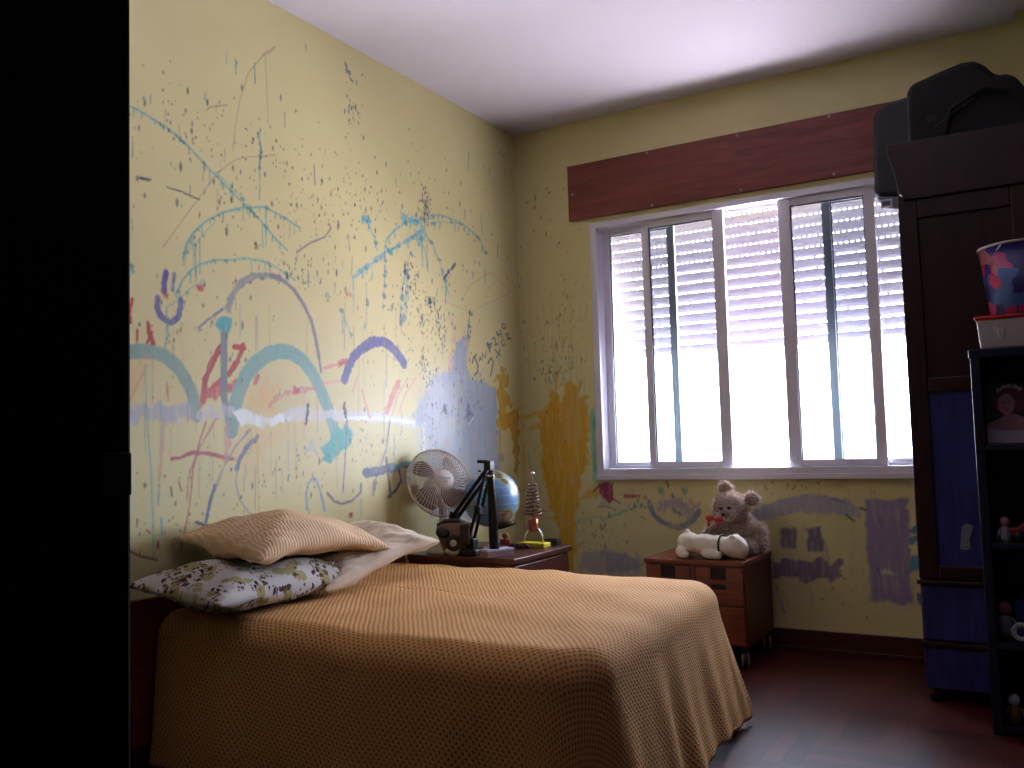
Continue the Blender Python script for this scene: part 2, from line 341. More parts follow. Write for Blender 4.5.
('s',[-2.513,0.705,-2.469,0.681,-2.405,0.661],0.0072,[121,56,47],1,0.15),
('s',[-2.35,0.893,-2.346,0.863],0.0065,[130,91,64],1,0.15),
('s',[-2.318,0.908,-2.31,0.881],0.0067,[119,80,64],1,0.15),
('s',[-2.48,0.799,-2.48,0.777],0.0055,[195,80,64],1,0.15),
('s',[-2.401,0.718,-2.401,0.699],0.0086,[162,69,48],1,0.15),
('s',[-2.443,0.761,-2.432,0.75],0.0072,[205,91,75],1,0.15),
('s',[-1.712,0.771,-1.716,0.826,-1.704,0.868,-1.681,0.887,-1.659,0.882,-1.637,0.841,-1.609,0.759],0.0108,[143,161,191],0.95,0.3),
('s',[-1.59,0.822,-1.555,0.791,-1.507,0.776,-1.445,0.784,-1.386,0.817],0.0116,[145,118,136],1,0.3),
('s',[-1.385,0.851,-1.386,0.826],0.0129,[98,125,117],1,0.15),
('f',[-1.465,0.736,-1.44,0.733,-1.447,0.709,-1.465,0.715],0.0041,[162,41,38],1,0),
('s',[-1.387,0.784,-1.389,0.721],0.0129,[119,181,175],0.51,0.15),
('s',[-1.807,0.908,-1.813,0.889],0.0112,[98,136,159],0.68,0.15),
('s',[-1.874,0.968,-1.877,0.818],0.0055,[162,164,159],0.6,0.15),
('s',[-1.81,1.042,-1.812,0.927],0.0058,[162,159,170],0.6,0.15),
('f',[-1.0,1.171,-0.919,1.243,-0.852,1.326,-0.784,1.359,-0.699,1.349,-0.638,1.527,-0.547,1.545,-0.547,1.351,-0.425,1.326,-0.257,1.301,-0.256,1.13,-0.265,0.97,-0.251,0.843,-0.244,0.599,-0.894,0.656,-0.905,0.984,-0.909,1.102,-0.987,1.102],0.022,[177,188,208],0.9,0),
('f',[-1.003,1.102,-0.909,1.102,-0.917,0.891,-1.005,1.032],0.0247,[205,215,217],0.5,0),
('f',[-0.909,1.314,-0.741,1.361,-0.738,1.029,-0.897,1.008],0.0445,[205,208,218],0.55,0),
('f',[-0.521,1.306,-0.33,1.277,-0.32,1.077,-0.539,0.926],0.0507,[162,179,193],0.5,0),
('s',[-0.669,1.625,-0.657,1.5,-0.698,1.373],0.0335,[232,187,170],0.6,0.6),
('f',[-0.772,1.03,-0.711,1.078,-0.705,0.999,-0.774,0.991],0.0129,[201,181,180],0.7,0),
('s',[-0.69,1.151,-0.727,1.088],0.0107,[205,198,180],0.8,0.15),
('f',[-0.662,1.186,-0.626,1.207,-0.618,1.172],0.0134,[212,201,170],0.8,0),
('s',[-0.757,1.194,-0.741,1.165],0.0182,[104,96,123],0.9,0.6),
('s',[-0.545,1.189,-0.539,1.128],0.0345,[104,109,149],0.8,0.8),
('s',[-0.731,1.2,-0.784,1.155],0.0104,[98,87,117],0.8,0.5),
('s',[-0.501,1.138,-0.539,1.108],0.0114,[227,237,238],0.8,0.15),
('f',[-0.967,1.227,-0.912,1.22,-0.922,1.163,-0.969,1.171],0.0185,[184,187,201],0.5,0),
('f',[-0.264,1.376,-0.19,1.407,-0.138,1.388,-0.141,1.327,-0.196,1.292,-0.123,1.262,-0.105,1.208,-0.171,1.174,-0.12,1.131,-0.154,1.087,-0.239,1.077,-0.267,1.13,-0.242,1.21,-0.27,1.263,-0.236,1.313,-0.276,1.343],0.0169,[212,165,24],0.97,0),
('f',[-0.234,1.157,-0.106,1.186,-0.028,1.209,-0.034,1.109,-0.133,1.087,-0.237,1.103],0.0197,[210,161,24],0.95,0),
('s',[-0.237,1.103,-0.242,1.023,-0.247,0.927],0.0146,[223,181,64],0.95,0.3),
('f',[-0.132,1.103,-0.031,1.159,-0.05,0.828,-0.092,0.857,-0.096,0.978],0.0156,[205,156,24],0.95,0),
('f',[-0.267,0.939,-0.205,0.942,-0.207,0.905,-0.259,0.896],0.0152,[162,153,159],0.6,0),
('s',[-0.494,1.422,-0.481,1.447,-0.453,1.467],0.0116,[57,89,111],0.8075,0.1),
('s',[-0.47,1.454,-0.439,1.407,-0.446,1.376,-0.474,1.36],0.0129,[57,89,111],0.8075,0.1),
('s',[-0.427,1.432,-0.419,1.46,-0.397,1.44],0.0077,[57,89,111],0.8075,0.1),
('s',[-0.423,1.443,-0.406,1.448],0.0059,[57,89,111],0.8075,0.1),
('s',[-0.391,1.453,-0.395,1.477,-0.368,1.457,-0.354,1.493],0.0077,[57,89,111],0.8075,0.1),
('s',[-0.341,1.537,-0.319,1.492],0.0143,[57,89,111],0.8075,0.1),
('s',[-0.347,1.524,-0.299,1.536],0.012,[57,89,111],0.8075,0.1),
('s',[-0.331,1.51,-0.305,1.521],0.0111,[57,89,111],0.8075,0.1),
('s',[-0.293,1.56,-0.274,1.571,-0.256,1.557,-0.264,1.531,-0.24,1.539],0.0105,[57,89,111],0.8075,0.1),
('s',[-0.248,1.605,-0.225,1.581],0.0103,[57,89,111],0.8075,0.1),
('s',[-0.207,1.616,-0.193,1.575],0.0107,[57,89,111],0.8075,0.1),
('s',[-0.238,1.588,-0.196,1.599],0.0088,[57,89,111],0.8075,0.1),
('s',[-0.149,1.654,-0.176,1.656,-0.189,1.639,-0.171,1.627,-0.147,1.64],0.01,[57,89,111],0.8075,0.1),
('s',[-0.342,1.428,-0.31,1.459,-0.287,1.441,-0.301,1.403,-0.32,1.364],0.0111,[57,89,111],0.8075,0.1),
('s',[-0.265,1.505,-0.213,1.478],0.0106,[57,89,111],0.8075,0.1),
('s',[-0.216,1.509,-0.256,1.462],0.0084,[57,89,111],0.8075,0.1),
('s',[-0.17,1.57,-0.203,1.552,-0.185,1.534,-0.166,1.545],0.0076,[57,89,111],0.8075,0.1),
('s',[-0.15,1.598,-0.125,1.607,-0.132,1.577,-0.094,1.583],0.0101,[57,89,111],0.8075,0.1),
('s',[-1.946,2.201,-1.948,2.188],0.0051,[90,136,151],0.8,0.3),
('s',[-1.938,2.174,-1.94,2.161],0.0046,[90,136,153],0.8,0.3),
('s',[-1.935,2.135,-1.935,2.111],0.0065,[89,116,146],0.8,0.3),
('s',[-1.938,2.116,-1.94,2.095],0.0067,[89,128,137],0.8,0.3),
('s',[-1.941,2.089,-1.943,1.951],0.0051,[85,125,132],0.8,0.3),
('s',[-1.947,2.206,-1.939,2.204],0.0128,[74,114,127],0.7,0.5),
('s',[-1.935,2.139,-1.927,2.137],0.0151,[74,114,127],0.7,0.5),
('s',[-1.937,2.118,-1.93,2.116],0.0112,[74,114,127],0.7,0.5),
('s',[-1.943,2.076,-1.935,2.074],0.0117,[74,114,127],0.7,0.5),
('s',[-2.053,2.43,-2.055,2.398],0.0041,[91,151,152],0.8,0.3),
('s',[-2.053,2.446,-2.045,2.445],0.0102,[87,127,132],0.7,0.5),
('s',[-1.436,2.656,-1.435,2.62],0.0073,[91,114,127],0.8,0.3),
('s',[-1.437,2.657,-1.427,2.656],0.0151,[74,114,119],0.7,0.5),
('s',[-1.423,2.631,-1.414,2.63],0.0185,[74,114,119],0.7,0.5),
('s',[-1.404,2.602,-1.394,2.6],0.0124,[74,114,119],0.7,0.5),
('s',[-2.49,2.134,-2.491,2.104],0.0036,[77,146,152],0.8,0.3),
('s',[-2.458,2.13,-2.459,2.111],0.0056,[78,163,174],0.8,0.3),
('s',[-2.418,2.121,-2.418,2.113],0.0038,[94,174,163],0.8,0.3),
('s',[-2.407,2.118,-2.408,2.106],0.0053,[78,146,179],0.8,0.3),
('s',[-2.312,2.085,-2.311,2.073],0.0056,[94,156,170],0.8,0.3),
('s',[-2.269,2.064,-2.269,2.04],0.0056,[95,147,181],0.8,0.3),
('s',[-2.201,2.021,-2.201,1.998],0.0053,[94,152,145],0.8,0.3),
('s',[-2.179,2.007,-2.178,1.952],0.0054,[92,164,177],0.8,0.3),
('s',[-2.124,1.976,-2.126,1.968],0.0053,[86,176,168],0.8,0.3),
('s',[-2.117,1.972,-2.119,1.951],0.0059,[91,147,166],0.8,0.3),
('s',[-2.074,1.948,-2.076,1.915],0.0041,[88,177,164],0.8,0.3),
('s',[-2.025,1.92,-2.026,1.854],0.0059,[84,173,152],0.8,0.3),
('s',[-2.004,1.908,-2.004,1.887],0.0052,[94,170,145],0.8,0.3),
('s',[-1.995,1.903,-1.995,1.876],0.004,[81,176,158],0.8,0.3),
('s',[-1.93,1.865,-1.93,1.769],0.0048,[92,173,168],0.8,0.3),
('s',[-1.915,1.854,-1.914,1.836],0.0042,[77,150,175],0.8,0.3),
('s',[-1.878,1.827,-1.88,1.802],0.0052,[94,151,170],0.8,0.3),
('s',[-1.859,1.814,-1.857,1.806],0.0062,[91,173,180],0.8,0.3),
('s',[-1.841,1.805,-1.84,1.781],0.006,[95,149,170],0.8,0.3),
('s',[-2.393,2.114,-2.387,2.112],0.0093,[76,145,145],0.7,0.5),
('s',[-2.323,2.09,-2.317,2.089],0.0103,[76,145,145],0.7,0.5),
('s',[-2.298,2.078,-2.292,2.076],0.0104,[76,145,145],0.7,0.5),
('s',[-2.292,2.076,-2.286,2.074],0.011,[76,145,145],0.7,0.5),
('s',[-2.208,2.026,-2.201,2.024],0.0091,[76,145,145],0.7,0.5),
('s',[-2.148,1.99,-2.142,1.988],0.0106,[76,145,145],0.7,0.5),
('s',[-2.083,1.953,-2.076,1.951],0.0108,[76,145,145],0.7,0.5),
('s',[-2.041,1.929,-2.034,1.927],0.0136,[76,145,145],0.7,0.5),
('s',[-1.992,1.902,-1.985,1.899],0.0123,[76,145,145],0.7,0.5),
('s',[-1.987,1.899,-1.98,1.897],0.01,[76,145,145],0.7,0.5),
('s',[-1.959,1.883,-1.951,1.88],0.0098,[76,145,145],0.7,0.5),
('s',[-1.917,1.855,-1.909,1.853],0.0146,[76,145,145],0.7,0.5),
('s',[-2.139,1.997,-2.138,1.986],0.005,[88,155,180],0.8,0.3),
('s',[-2.127,1.991,-2.128,1.961],0.0048,[96,150,180],0.8,0.3),
('s',[-2.083,1.97,-2.084,1.941],0.0052,[97,176,155],0.8,0.3),
('s',[-2.007,1.918,-2.007,1.888],0.0042,[100,183,159],0.8,0.3),
('s',[-1.975,1.893,-1.973,1.879],0.0056,[94,182,171],0.8,0.3),
('s',[-2.031,1.936,-2.024,1.934],0.0132,[87,150,149],0.7,0.5),
('s',[-1.977,1.895,-1.969,1.892],0.0106,[87,150,149],0.7,0.5),
('s',[-2.271,1.737,-2.271,1.709],0.0049,[78,171,146],0.8,0.3),
('s',[-2.262,1.752,-2.261,1.723],0.0054,[84,159,168],0.8,0.3),
('s',[-2.253,1.765,-2.253,1.649],0.0043,[91,173,171],0.8,0.3),
('s',[-2.216,1.8,-2.215,1.771],0.0041,[92,160,169],0.8,0.3),
('s',[-2.18,1.827,-2.18,1.813],0.0036,[83,155,179],0.8,0.3),
('s',[-2.12,1.864,-2.12,1.833],0.0061,[87,149,158],0.8,0.3),
('s',[-2.064,1.888,-2.062,1.878],0.0045,[89,169,178],0.8,0.3),
('s',[-1.942,1.922,-1.943,1.906],0.0068,[89,158,181],0.8,0.3),
('s',[-1.911,1.928,-1.913,1.778],0.0066,[80,177,171],0.8,0.3),
('s',[-1.861,1.918,-1.861,1.897],0.0056,[85,171,176],0.8,0.3),
('s',[-1.818,1.909,-1.819,1.894],0.0057,[82,167,158],0.8,0.3),
('s',[-1.758,1.892,-1.76,1.856],0.0043,[82,174,172],0.8,0.3),
('s',[-1.731,1.884,-1.73,1.868],0.0055,[81,159,162],0.8,0.3),
('s',[-2.292,1.687,-2.286,1.684],0.0091,[78,145,145],0.7,0.5),
('s',[-2.235,1.782,-2.228,1.78],0.009,[78,145,145],0.7,0.5),
('s',[-2.168,1.835,-2.161,1.833],0.0138,[78,145,145],0.7,0.5),
('s',[-2.143,1.85,-2.136,1.848],0.0121,[78,145,145],0.7,0.5),
('s',[-2.052,1.893,-2.045,1.891],0.0118,[78,145,145],0.7,0.5),
('s',[-2.008,1.906,-2.0,1.904],0.0095,[78,145,145],0.7,0.5),
('s',[-1.992,1.91,-1.985,1.908],0.0118,[78,145,145],0.7,0.5),
('s',[-1.91,1.927,-1.902,1.925],0.0134,[78,145,145],0.7,0.5),
('s',[-1.813,1.908,-1.805,1.906],0.0119,[78,145,145],0.7,0.5),
('s',[-2.293,1.674,-2.293,1.645],0.0055,[89,170,166],0.8,0.3),
('s',[-2.245,1.729,-2.245,1.609],0.0047,[92,146,161],0.8,0.3),
('s',[-2.226,1.75,-2.226,1.736],0.0061,[105,155,159],0.8,0.3),
('s',[-2.224,1.753,-2.226,1.626],0.0045,[88,160,177],0.8,0.3),
('s',[-2.248,1.725,-2.242,1.722],0.0098,[87,145,144],0.7,0.5),
('s',[-2.212,1.764,-2.206,1.762],0.0092,[87,145,144],0.7,0.5),
('s',[-2.282,1.714,-2.281,1.705],0.0042,[85,150,160],0.8,0.3),
('s',[-2.284,1.695,-2.278,1.693],0.0099,[78,141,140],0.7,0.5),
('s',[-2.325,1.547,-2.326,1.526],0.0046,[96,169,167],0.8,0.3),
('s',[-2.313,1.567,-2.313,1.46],0.0055,[91,161,157],0.8,0.3),
('s',[-2.305,1.581,-2.305,1.569],0.0041,[90,173,157],0.8,0.3),
('s',[-2.264,1.632,-2.266,1.587],0.0055,[83,173,166],0.8,0.3),
('s',[-2.241,1.648,-2.243,1.567],0.0045,[97,160,149],0.8,0.3),
('s',[-2.197,1.67,-2.195,1.663],0.0046,[98,170,181],0.8,0.3),
('s',[-2.177,1.677,-2.178,1.67],0.0054,[94,168,179],0.8,0.3),
('s',[-2.103,1.694,-2.105,1.681],0.0044,[85,167,172],0.8,0.3),
('s',[-1.988,1.716,-1.987,1.66],0.0062,[102,180,172],0.8,0.3),
('s',[-1.918,1.717,-1.919,1.685],0.0049,[83,181,169],0.8,0.3),
('s',[-1.89,1.711,-1.888,1.69],0.0048,[91,164,176],0.8,0.3),
('s',[-1.794,1.682,-1.796,1.666],0.0052,[88,176,167],0.8,0.3),
('s',[-2.275,1.62,-2.269,1.617],0.0104,[83,150,145],0.7,0.5),
('s',[-2.166,1.682,-2.159,1.679],0.0117,[83,150,145],0.7,0.5),
('s',[-2.111,1.693,-2.104,1.69],0.0136,[83,150,145],0.7,0.5),
('s',[-2.026,1.713,-2.019,1.711],0.0095,[83,150,145],0.7,0.5),
('s',[-1.904,1.715,-1.896,1.712],0.0099,[83,150,145],0.7,0.5),
('s',[-1.816,1.689,-1.808,1.686],0.0148,[83,150,145],0.7,0.5),
('s',[-2.363,1.492,-2.364,1.466],0.0033,[92,162,167],0.8,0.3),
('s',[-2.3,1.538,-2.301,1.528],0.0036,[100,162,172],0.8,0.3),
('s',[-2.282,1.555,-2.282,1.542],0.0044,[84,181,169],0.8,0.3),
('s',[-2.212,1.602,-2.213,1.572],0.0038,[86,167,177],0.8,0.3),
('s',[-2.281,1.555,-2.275,1.553],0.0103,[83,150,145],0.7,0.5),
('s',[-2.365,1.474,-2.364,1.446],0.0049,[90,164,166],0.8,0.3),
('s',[-2.364,1.46,-2.365,1.368],0.0038,[84,161,145],0.8,0.3),
('s',[-2.362,1.443,-2.363,1.418],0.005,[95,154,175],0.8,0.3),
('s',[-2.361,1.434,-2.361,1.424],0.0054,[89,170,149],0.8,0.3),
('s',[-2.372,1.363,-2.372,1.339],0.0044,[85,151,155],0.8,0.3),
('s',[-2.363,1.454,-2.357,1.451],0.0119,[83,145,142],0.7,0.5),
('s',[-2.366,1.388,-2.36,1.386],0.0094,[83,145,142],0.7,0.5),
('s',[-1.014,1.967,-1.018,1.925],0.0068,[90,167,183],0.8,0.3),
('s',[-1.027,1.96,-1.03,1.937],0.0066,[92,159,166],0.8,0.3),
('s',[-1.137,1.902,-1.14,1.87],0.0077,[81,177,167],0.8,0.3),
('s',[-1.193,1.871,-1.192,1.854],0.0078,[82,146,188],0.8,0.3),
('s',[-1.223,1.853,-1.223,1.832],0.0064,[82,162,198],0.8,0.3),
('s',[-1.319,1.793,-1.322,1.759],0.0075,[83,167,179],0.8,0.3),
('s',[-1.346,1.776,-1.349,1.742],0.0072,[85,171,198],0.8,0.3),
('s',[-1.353,1.772,-1.352,1.733],0.0049,[83,160,191],0.8,0.3),
('s',[-1.413,1.732,-1.415,1.581],0.0067,[85,171,188],0.8,0.3),
('s',[-0.963,1.998,-0.951,1.995],0.0137,[80,145,159],0.7,0.5),
('s',[-0.984,1.985,-0.973,1.982],0.0164,[80,145,159],0.7,0.5),
('s',[-1.095,1.924,-1.084,1.921],0.0135,[80,145,159],0.7,0.5),
('s',[-1.168,1.885,-1.157,1.882],0.0185,[80,145,159],0.7,0.5),
('s',[-1.262,1.828,-1.252,1.825],0.0176,[80,145,159],0.7,0.5),
('s',[-1.33,1.786,-1.32,1.783],0.018,[80,145,159],0.7,0.5),
('s',[-0.939,2.074,-0.939,2.055],0.0073,[90,168,193],0.8,0.3),
('s',[-1.0,2.059,-0.998,2.027],0.007,[90,172,172],0.8,0.3),
('s',[-1.119,1.99,-1.117,1.962],0.0086,[88,161,185],0.8,0.3),
('s',[-1.159,1.958,-1.157,1.922],0.0081,[95,177,170],0.8,0.3),
('s',[-1.19,1.908,-1.192,1.883],0.0061,[91,150,175],0.8,0.3),
('s',[-1.15,1.896,-1.152,1.881],0.0065,[87,164,181],0.8,0.3),
('s',[-0.96,2.069,-0.949,2.066],0.0181,[80,145,159],0.7,0.5),
('s',[-1.038,2.041,-1.026,2.039],0.0181,[80,145,159],0.7,0.5),
('s',[-1.304,1.98,-1.306,1.954],0.0076,[83,169,195],0.8,0.3),
('s',[-1.257,1.906,-1.257,1.884],0.0076,[84,151,162],0.8,0.3),
('s',[-1.319,1.997,-1.309,1.995],0.0133,[80,145,159],0.7,0.5),
('s',[-1.267,1.938,-1.257,1.935],0.0162,[80,145,159],0.7,0.5),
('s',[-1.259,1.911,-1.248,1.909],0.0174,[80,145,159],0.7,0.5),
('s',[-0.908,1.978,-0.91,1.853],0.0081,[99,168,161],0.8,0.3),
('s',[-0.865,1.871,-0.869,1.839],0.0079,[98,164,190],0.8,0.3),
('s',[-0.914,1.991,-0.902,1.988],0.0176,[80,145,159],0.7,0.5),
('s',[-0.884,2.024,-0.886,1.985],0.0085,[101,186,164],0.8,0.3),
('s',[-0.864,2.009,-0.871,1.85],0.0067,[113,165,163],0.8,0.3),
('s',[-0.803,1.952,-0.806,1.922],0.0068,[109,155,188],0.8,0.3),
('s',[-0.78,1.924,-0.782,1.904],0.0091,[109,179,191],0.8,0.3),
('s',[-0.747,1.866,-0.749,1.84],0.0093,[104,183,159],0.8,0.3),
('s',[-0.718,1.803,-0.723,1.701],0.0067,[100,168,186],0.8,0.3),
('s',[-0.711,1.79,-0.713,1.745],0.0092,[101,182,157],0.8,0.3),
('s',[-0.839,1.99,-0.827,1.988],0.0195,[96,150,157],0.7,0.5),
('s',[-0.771,1.913,-0.758,1.91],0.0203,[96,150,157],0.7,0.5),
('s',[-0.745,1.862,-0.732,1.859],0.0159,[96,150,157],0.7,0.5),
('s',[-0.726,1.819,-0.714,1.816],0.021,[96,150,157],0.7,0.5),
('s',[-0.767,2.134,-0.769,2.104],0.009,[112,180,186],0.8,0.3),
('s',[-0.731,2.138,-0.735,2.122],0.0094,[110,159,168],0.8,0.3),
('s',[-0.662,2.139,-0.664,2.126],0.0093,[120,171,187],0.8,0.3),
('s',[-0.645,2.139,-0.643,2.116],0.0069,[129,177,178],0.8,0.3),
('s',[-0.533,2.127,-0.532,2.101],0.0101,[120,179,177],0.8,0.3),
('s',[-0.493,2.117,-0.496,2.086],0.0069,[119,158,167],0.8,0.3),
('s',[-0.457,2.108,-0.459,2.094],0.01,[110,159,157],0.8,0.3),
('s',[-0.369,2.061,-0.374,2.019],0.0097,[110,160,156],0.8,0.3),
('s',[-0.823,2.12,-0.81,2.118],0.0216,[104,150,153],0.7,0.5),
('s',[-0.576,2.131,-0.562,2.129],0.0237,[104,150,153],0.7,0.5),
('s',[-0.405,2.083,-0.39,2.08],0.0179,[104,150,153],0.7,0.5),
('s',[-0.339,2.023,-0.324,2.02],0.0217,[104,150,153],0.7,0.5),
('s',[-0.832,2.083,-0.831,2.071],0.0068,[117,171,181],0.8,0.3),
('s',[-0.8,2.09,-0.801,2.057],0.0084,[124,181,173],0.8,0.3),
('s',[-0.754,2.101,-0.756,2.067],0.0087,[110,164,167],0.8,0.3),
('s',[-0.625,2.122,-0.623,2.081],0.0064,[113,167,187],0.8,0.3),
('s',[-0.815,2.087,-0.802,2.084],0.022,[104,150,153],0.7,0.5),
('s',[-1.05,1.803,-1.051,1.762],0.0084,[121,149,170],0.8,0.3),
('s',[-1.069,1.732,-1.071,1.693],0.0078,[113,160,181],0.8,0.3),
('s',[-1.091,1.594,-1.095,1.557],0.0077,[111,173,177],0.8,0.3),
('s',[-0.999,1.904,-0.987,1.902],0.0155,[104,145,153],0.7,0.5),
('s',[-1.045,1.82,-1.034,1.817],0.0135,[104,145,153],0.7,0.5),
('s',[-1.048,1.81,-1.037,1.807],0.0205,[104,145,153],0.7,0.5),
('s',[-1.076,1.693,-1.065,1.69],0.0148,[104,145,153],0.7,0.5),
('s',[-1.078,1.682,-1.067,1.678],0.0168,[104,145,153],0.7,0.5),
('s',[-1.085,1.637,-1.073,1.634],0.0172,[104,145,153],0.7,0.5),
('s',[-1.024,1.824,-1.028,1.677],0.0067,[118,159,178],0.8,0.3),
('s',[-1.034,1.771,-1.035,1.739],0.0068,[104,174,172],0.8,0.3),
('s',[-1.039,1.744,-1.046,1.582],0.0082,[105,168,182],0.8,0.3),
('s',[-1.044,1.717,-1.042,1.702],0.0076,[124,162,169],0.8,0.3),
('s',[-1.064,1.622,-1.064,1.587],0.0082,[123,159,157],0.8,0.3),
('s',[-1.075,1.573,-1.077,1.558],0.0074,[116,172,153],0.8,0.3),
('s',[-1.029,1.796,-1.018,1.793],0.017,[104,145,153],0.7,0.5),
('s',[-1.03,1.792,-1.019,1.789],0.017,[104,145,153],0.7,0.5),
('s',[-1.044,1.718,-1.032,1.715],0.0143,[104,145,153],0.7,0.5),
('s',[-1.068,1.603,-1.057,1.6],0.0166,[104,145,153],0.7,0.5),
('s',[-1.073,1.582,-1.062,1.578],0.0149,[104,145,153],0.7,0.5),
('s',[-1.193,1.84,-1.192,1.806],0.0056,[118,176,187],0.8,0.3),
('s',[-1.195,1.812,-1.195,1.794],0.0083,[115,155,172],0.8,0.3),
('s',[-1.197,1.79,-1.197,1.767],0.0074,[124,174,156],0.8,0.3),
('s',[-1.2,1.758,-1.199,1.72],0.0082,[118,176,186],0.8,0.3),
('s',[-1.206,1.683,-1.207,1.666],0.0071,[132,154,188],0.8,0.3),
('s',[-1.212,1.634,-1.212,1.623],0.0074,[115,147,173],0.8,0.3),
('s',[-1.193,1.841,-1.182,1.839],0.0146,[109,145,151],0.7,0.5),
('s',[-1.197,1.793,-1.186,1.79],0.0152,[109,145,151],0.7,0.5),
('s',[-1.199,1.773,-1.188,1.77],0.0168,[109,145,151],0.7,0.5),
('s',[-1.202,1.726,-1.192,1.723],0.0182,[109,145,151],0.7,0.5),
('s',[-1.207,1.679,-1.196,1.676],0.0192,[109,145,151],0.7,0.5),
('s',[-1.212,1.634,-1.201,1.631],0.0158,[109,145,151],0.7,0.5),
('s',[-1.286,1.77,-1.287,1.74],0.0059,[116,150,169],0.8,0.3),
('s',[-1.34,1.54,-1.338,1.52],0.0079,[123,165,173],0.8,0.3),
('s',[-1.326,1.637,-1.316,1.634],0.0147,[109,145,151],0.7,0.5),
('s',[-1.325,1.623,-1.315,1.619],0.0128,[109,145,151],0.7,0.5),
('s',[-1.482,1.562,-1.485,1.482],0.0052,[99,160,177],0.8,0.3),
('s',[-1.47,1.544,-1.471,1.533],0.0065,[96,149,173],0.8,0.3),
('s',[-1.46,1.529,-1.459,1.518],0.0048,[115,162,160],0.8,0.3),
('s',[-1.434,1.482,-1.435,1.468],0.0055,[113,174,177],0.8,0.3),
('s',[-1.494,1.581,-1.485,1.578],0.0172,[96,145,149],0.7,0.5),
('s',[-1.437,1.487,-1.427,1.484],0.0143,[96,145,149],0.7,0.5),
('s',[-0.504,1.687,-0.507,1.66],0.0071,[99,123,149],0.8,0.3),
('s',[-0.515,1.636,-0.517,1.613],0.01,[91,119,156],0.8,0.3),
('s',[-0.524,1.596,-0.529,1.572],0.0066,[83,119,143],0.8,0.3),
('s',[-0.506,1.678,-0.492,1.674],0.0225,[83,109,136],0.7,0.5),
('s',[-0.521,1.611,-0.507,1.607],0.0181,[83,109,136],0.7,0.5),
('s',[-0.528,1.554,-0.514,1.55],0.0228,[83,109,136],0.7,0.5),
('s',[-2.335,1.594,-2.335,1.578],0.0051,[97,96,151],0.8,0.3),
('s',[-2.338,1.56,-2.338,1.547],0.0045,[90,110,137],0.8,0.3),
('s',[-2.499,1.609,-2.499,1.584],0.0033,[87,170,171],0.8,0.3),
('s',[-2.5,1.612,-2.494,1.609],0.0111,[78,143,140],0.7,0.5),
('s',[-1.094,1.165,-1.097,1.063],0.006,[119,125,138],0.4420759018371514,0.3),
('s',[-1.9,1.548,-1.9,1.401],0.0045,[205,170,127],0.5135521466893377,0.3),
('s',[-1.537,1.032,-1.536,0.842],0.0068,[205,170,127],0.581083735130834,0.3),
('s',[-1.467,1.616,-1.478,1.414],0.0051,[119,125,138],0.5504425868243017,0.3),
('s',[-2.312,1.468,-2.309,1.366],0.003,[162,159,159],0.511072662334616,0.3),
('s',[-1.809,1.128,-1.81,1.059],0.0047,[162,159,159],0.3077100649321889,0.3),
('s',[-0.389,1.014,-0.395,0.762],0.0059,[141,170,170],0.4748145049960879,0.3),
('s',[-1.761,1.024,-1.768,0.895],0.0054,[184,147,138],0.41107865282300693,0.3),
('s',[-1.357,1.524,-1.357,1.269],0.0043,[119,125,138],0.31217726934036366,0.3),
('s',[-1.385,1.384,-1.394,1.142],0.0047,[184,147,138],0.5451529928727863,0.3),
('s',[-1.719,1.215,-1.724,1.042],0.0059,[162,159,159],0.3059033435976576,0.3),
('s',[-1.326,1.623,-1.325,1.458],0.0069,[205,170,127],0.3401244653746104,0.3),
('s',[-1.997,1.072,-1.998,1.001],0.0049,[119,125,138],0.4611351936101987,0.3),
('s',[-0.224,1.617,-0.226,1.423],0.0069,[119,125,138],0.4027164980029261,0.3),
('s',[-1.416,1.519,-1.415,1.401],0.0046,[119,125,138],0.5432905735473091,0.3),
('s',[-1.962,1.505,-1.961,1.343],0.0058,[184,147,138],0.49319939618674047,0.3),
('s',[-2.398,1.021,-2.4,0.869],0.003,[205,170,127],0.3661213579332525,0.3),
('s',[-0.939,1.194,-0.945,1.046],0.006,[119,125,138],0.405186516533133,0.3),
('s',[-1.844,0.934,-1.841,0.839],0.006,[184,147,138],0.4680608851462055,0.3),
('s',[-0.627,1.229,-0.639,1.102],0.0082,[119,125,138],0.31230171042283295,0.3),
('s',[-1.12,1.624,-1.131,1.396],0.0079,[141,170,170],0.3709941936815614,0.3),
('s',[-2.106,1.278,-2.109,1.111],0.0044,[162,159,159],0.30056331538682857,0.3),
('s',[-2.106,1.175,-2.111,1.103],0.0046,[119,125,138],0.5010994560672769,0.3),
('s',[-1.761,1.335,-1.766,1.167],0.0044,[205,170,127],0.34575750246054093,0.3),
('s',[-2.114,1.235,-2.119,1.113],0.0048,[162,159,159],0.5012472144502403,0.3),
('s',[-2.351,1.087,-2.352,1.001],0.0045,[205,170,127],0.5785514616022777,0.3),
('s',[-0.788,1.248,-0.789,1.137],0.0078,[141,170,170],0.5878326199721391,0.3),
('s',[-2.337,1.383,-2.337,1.326],0.005,[119,125,138],0.4289822463973737,0.3),
('s',[-2.336,1.518,-2.341,1.36],0.0054,[205,170,127],0.30244161269896597,0.3),
('s',[-1.977,0.942,-1.983,0.74],0.0057,[141,170,170],0.333396368773756,0.3),
('s',[-2.376,1.12,-2.379,1.011],0.0032,[205,170,127],0.489871783216569,0.3),
('s',[-2.189,1.087,-2.188,0.892],0.0033,[184,147,138],0.5478446135550668,0.3),
('s',[-2.421,1.319,-2.419,1.168],0.0048,[119,125,138],0.37542092963402335,0.3),
('s',[-2.268,0.923,-2.273,0.766],0.0035,[205,170,127],0.4566646564204062,0.3),
('s',[-2.393,0.972,-2.396,0.866],0.0035,[162,159,159],0.49206452946435664,0.3),
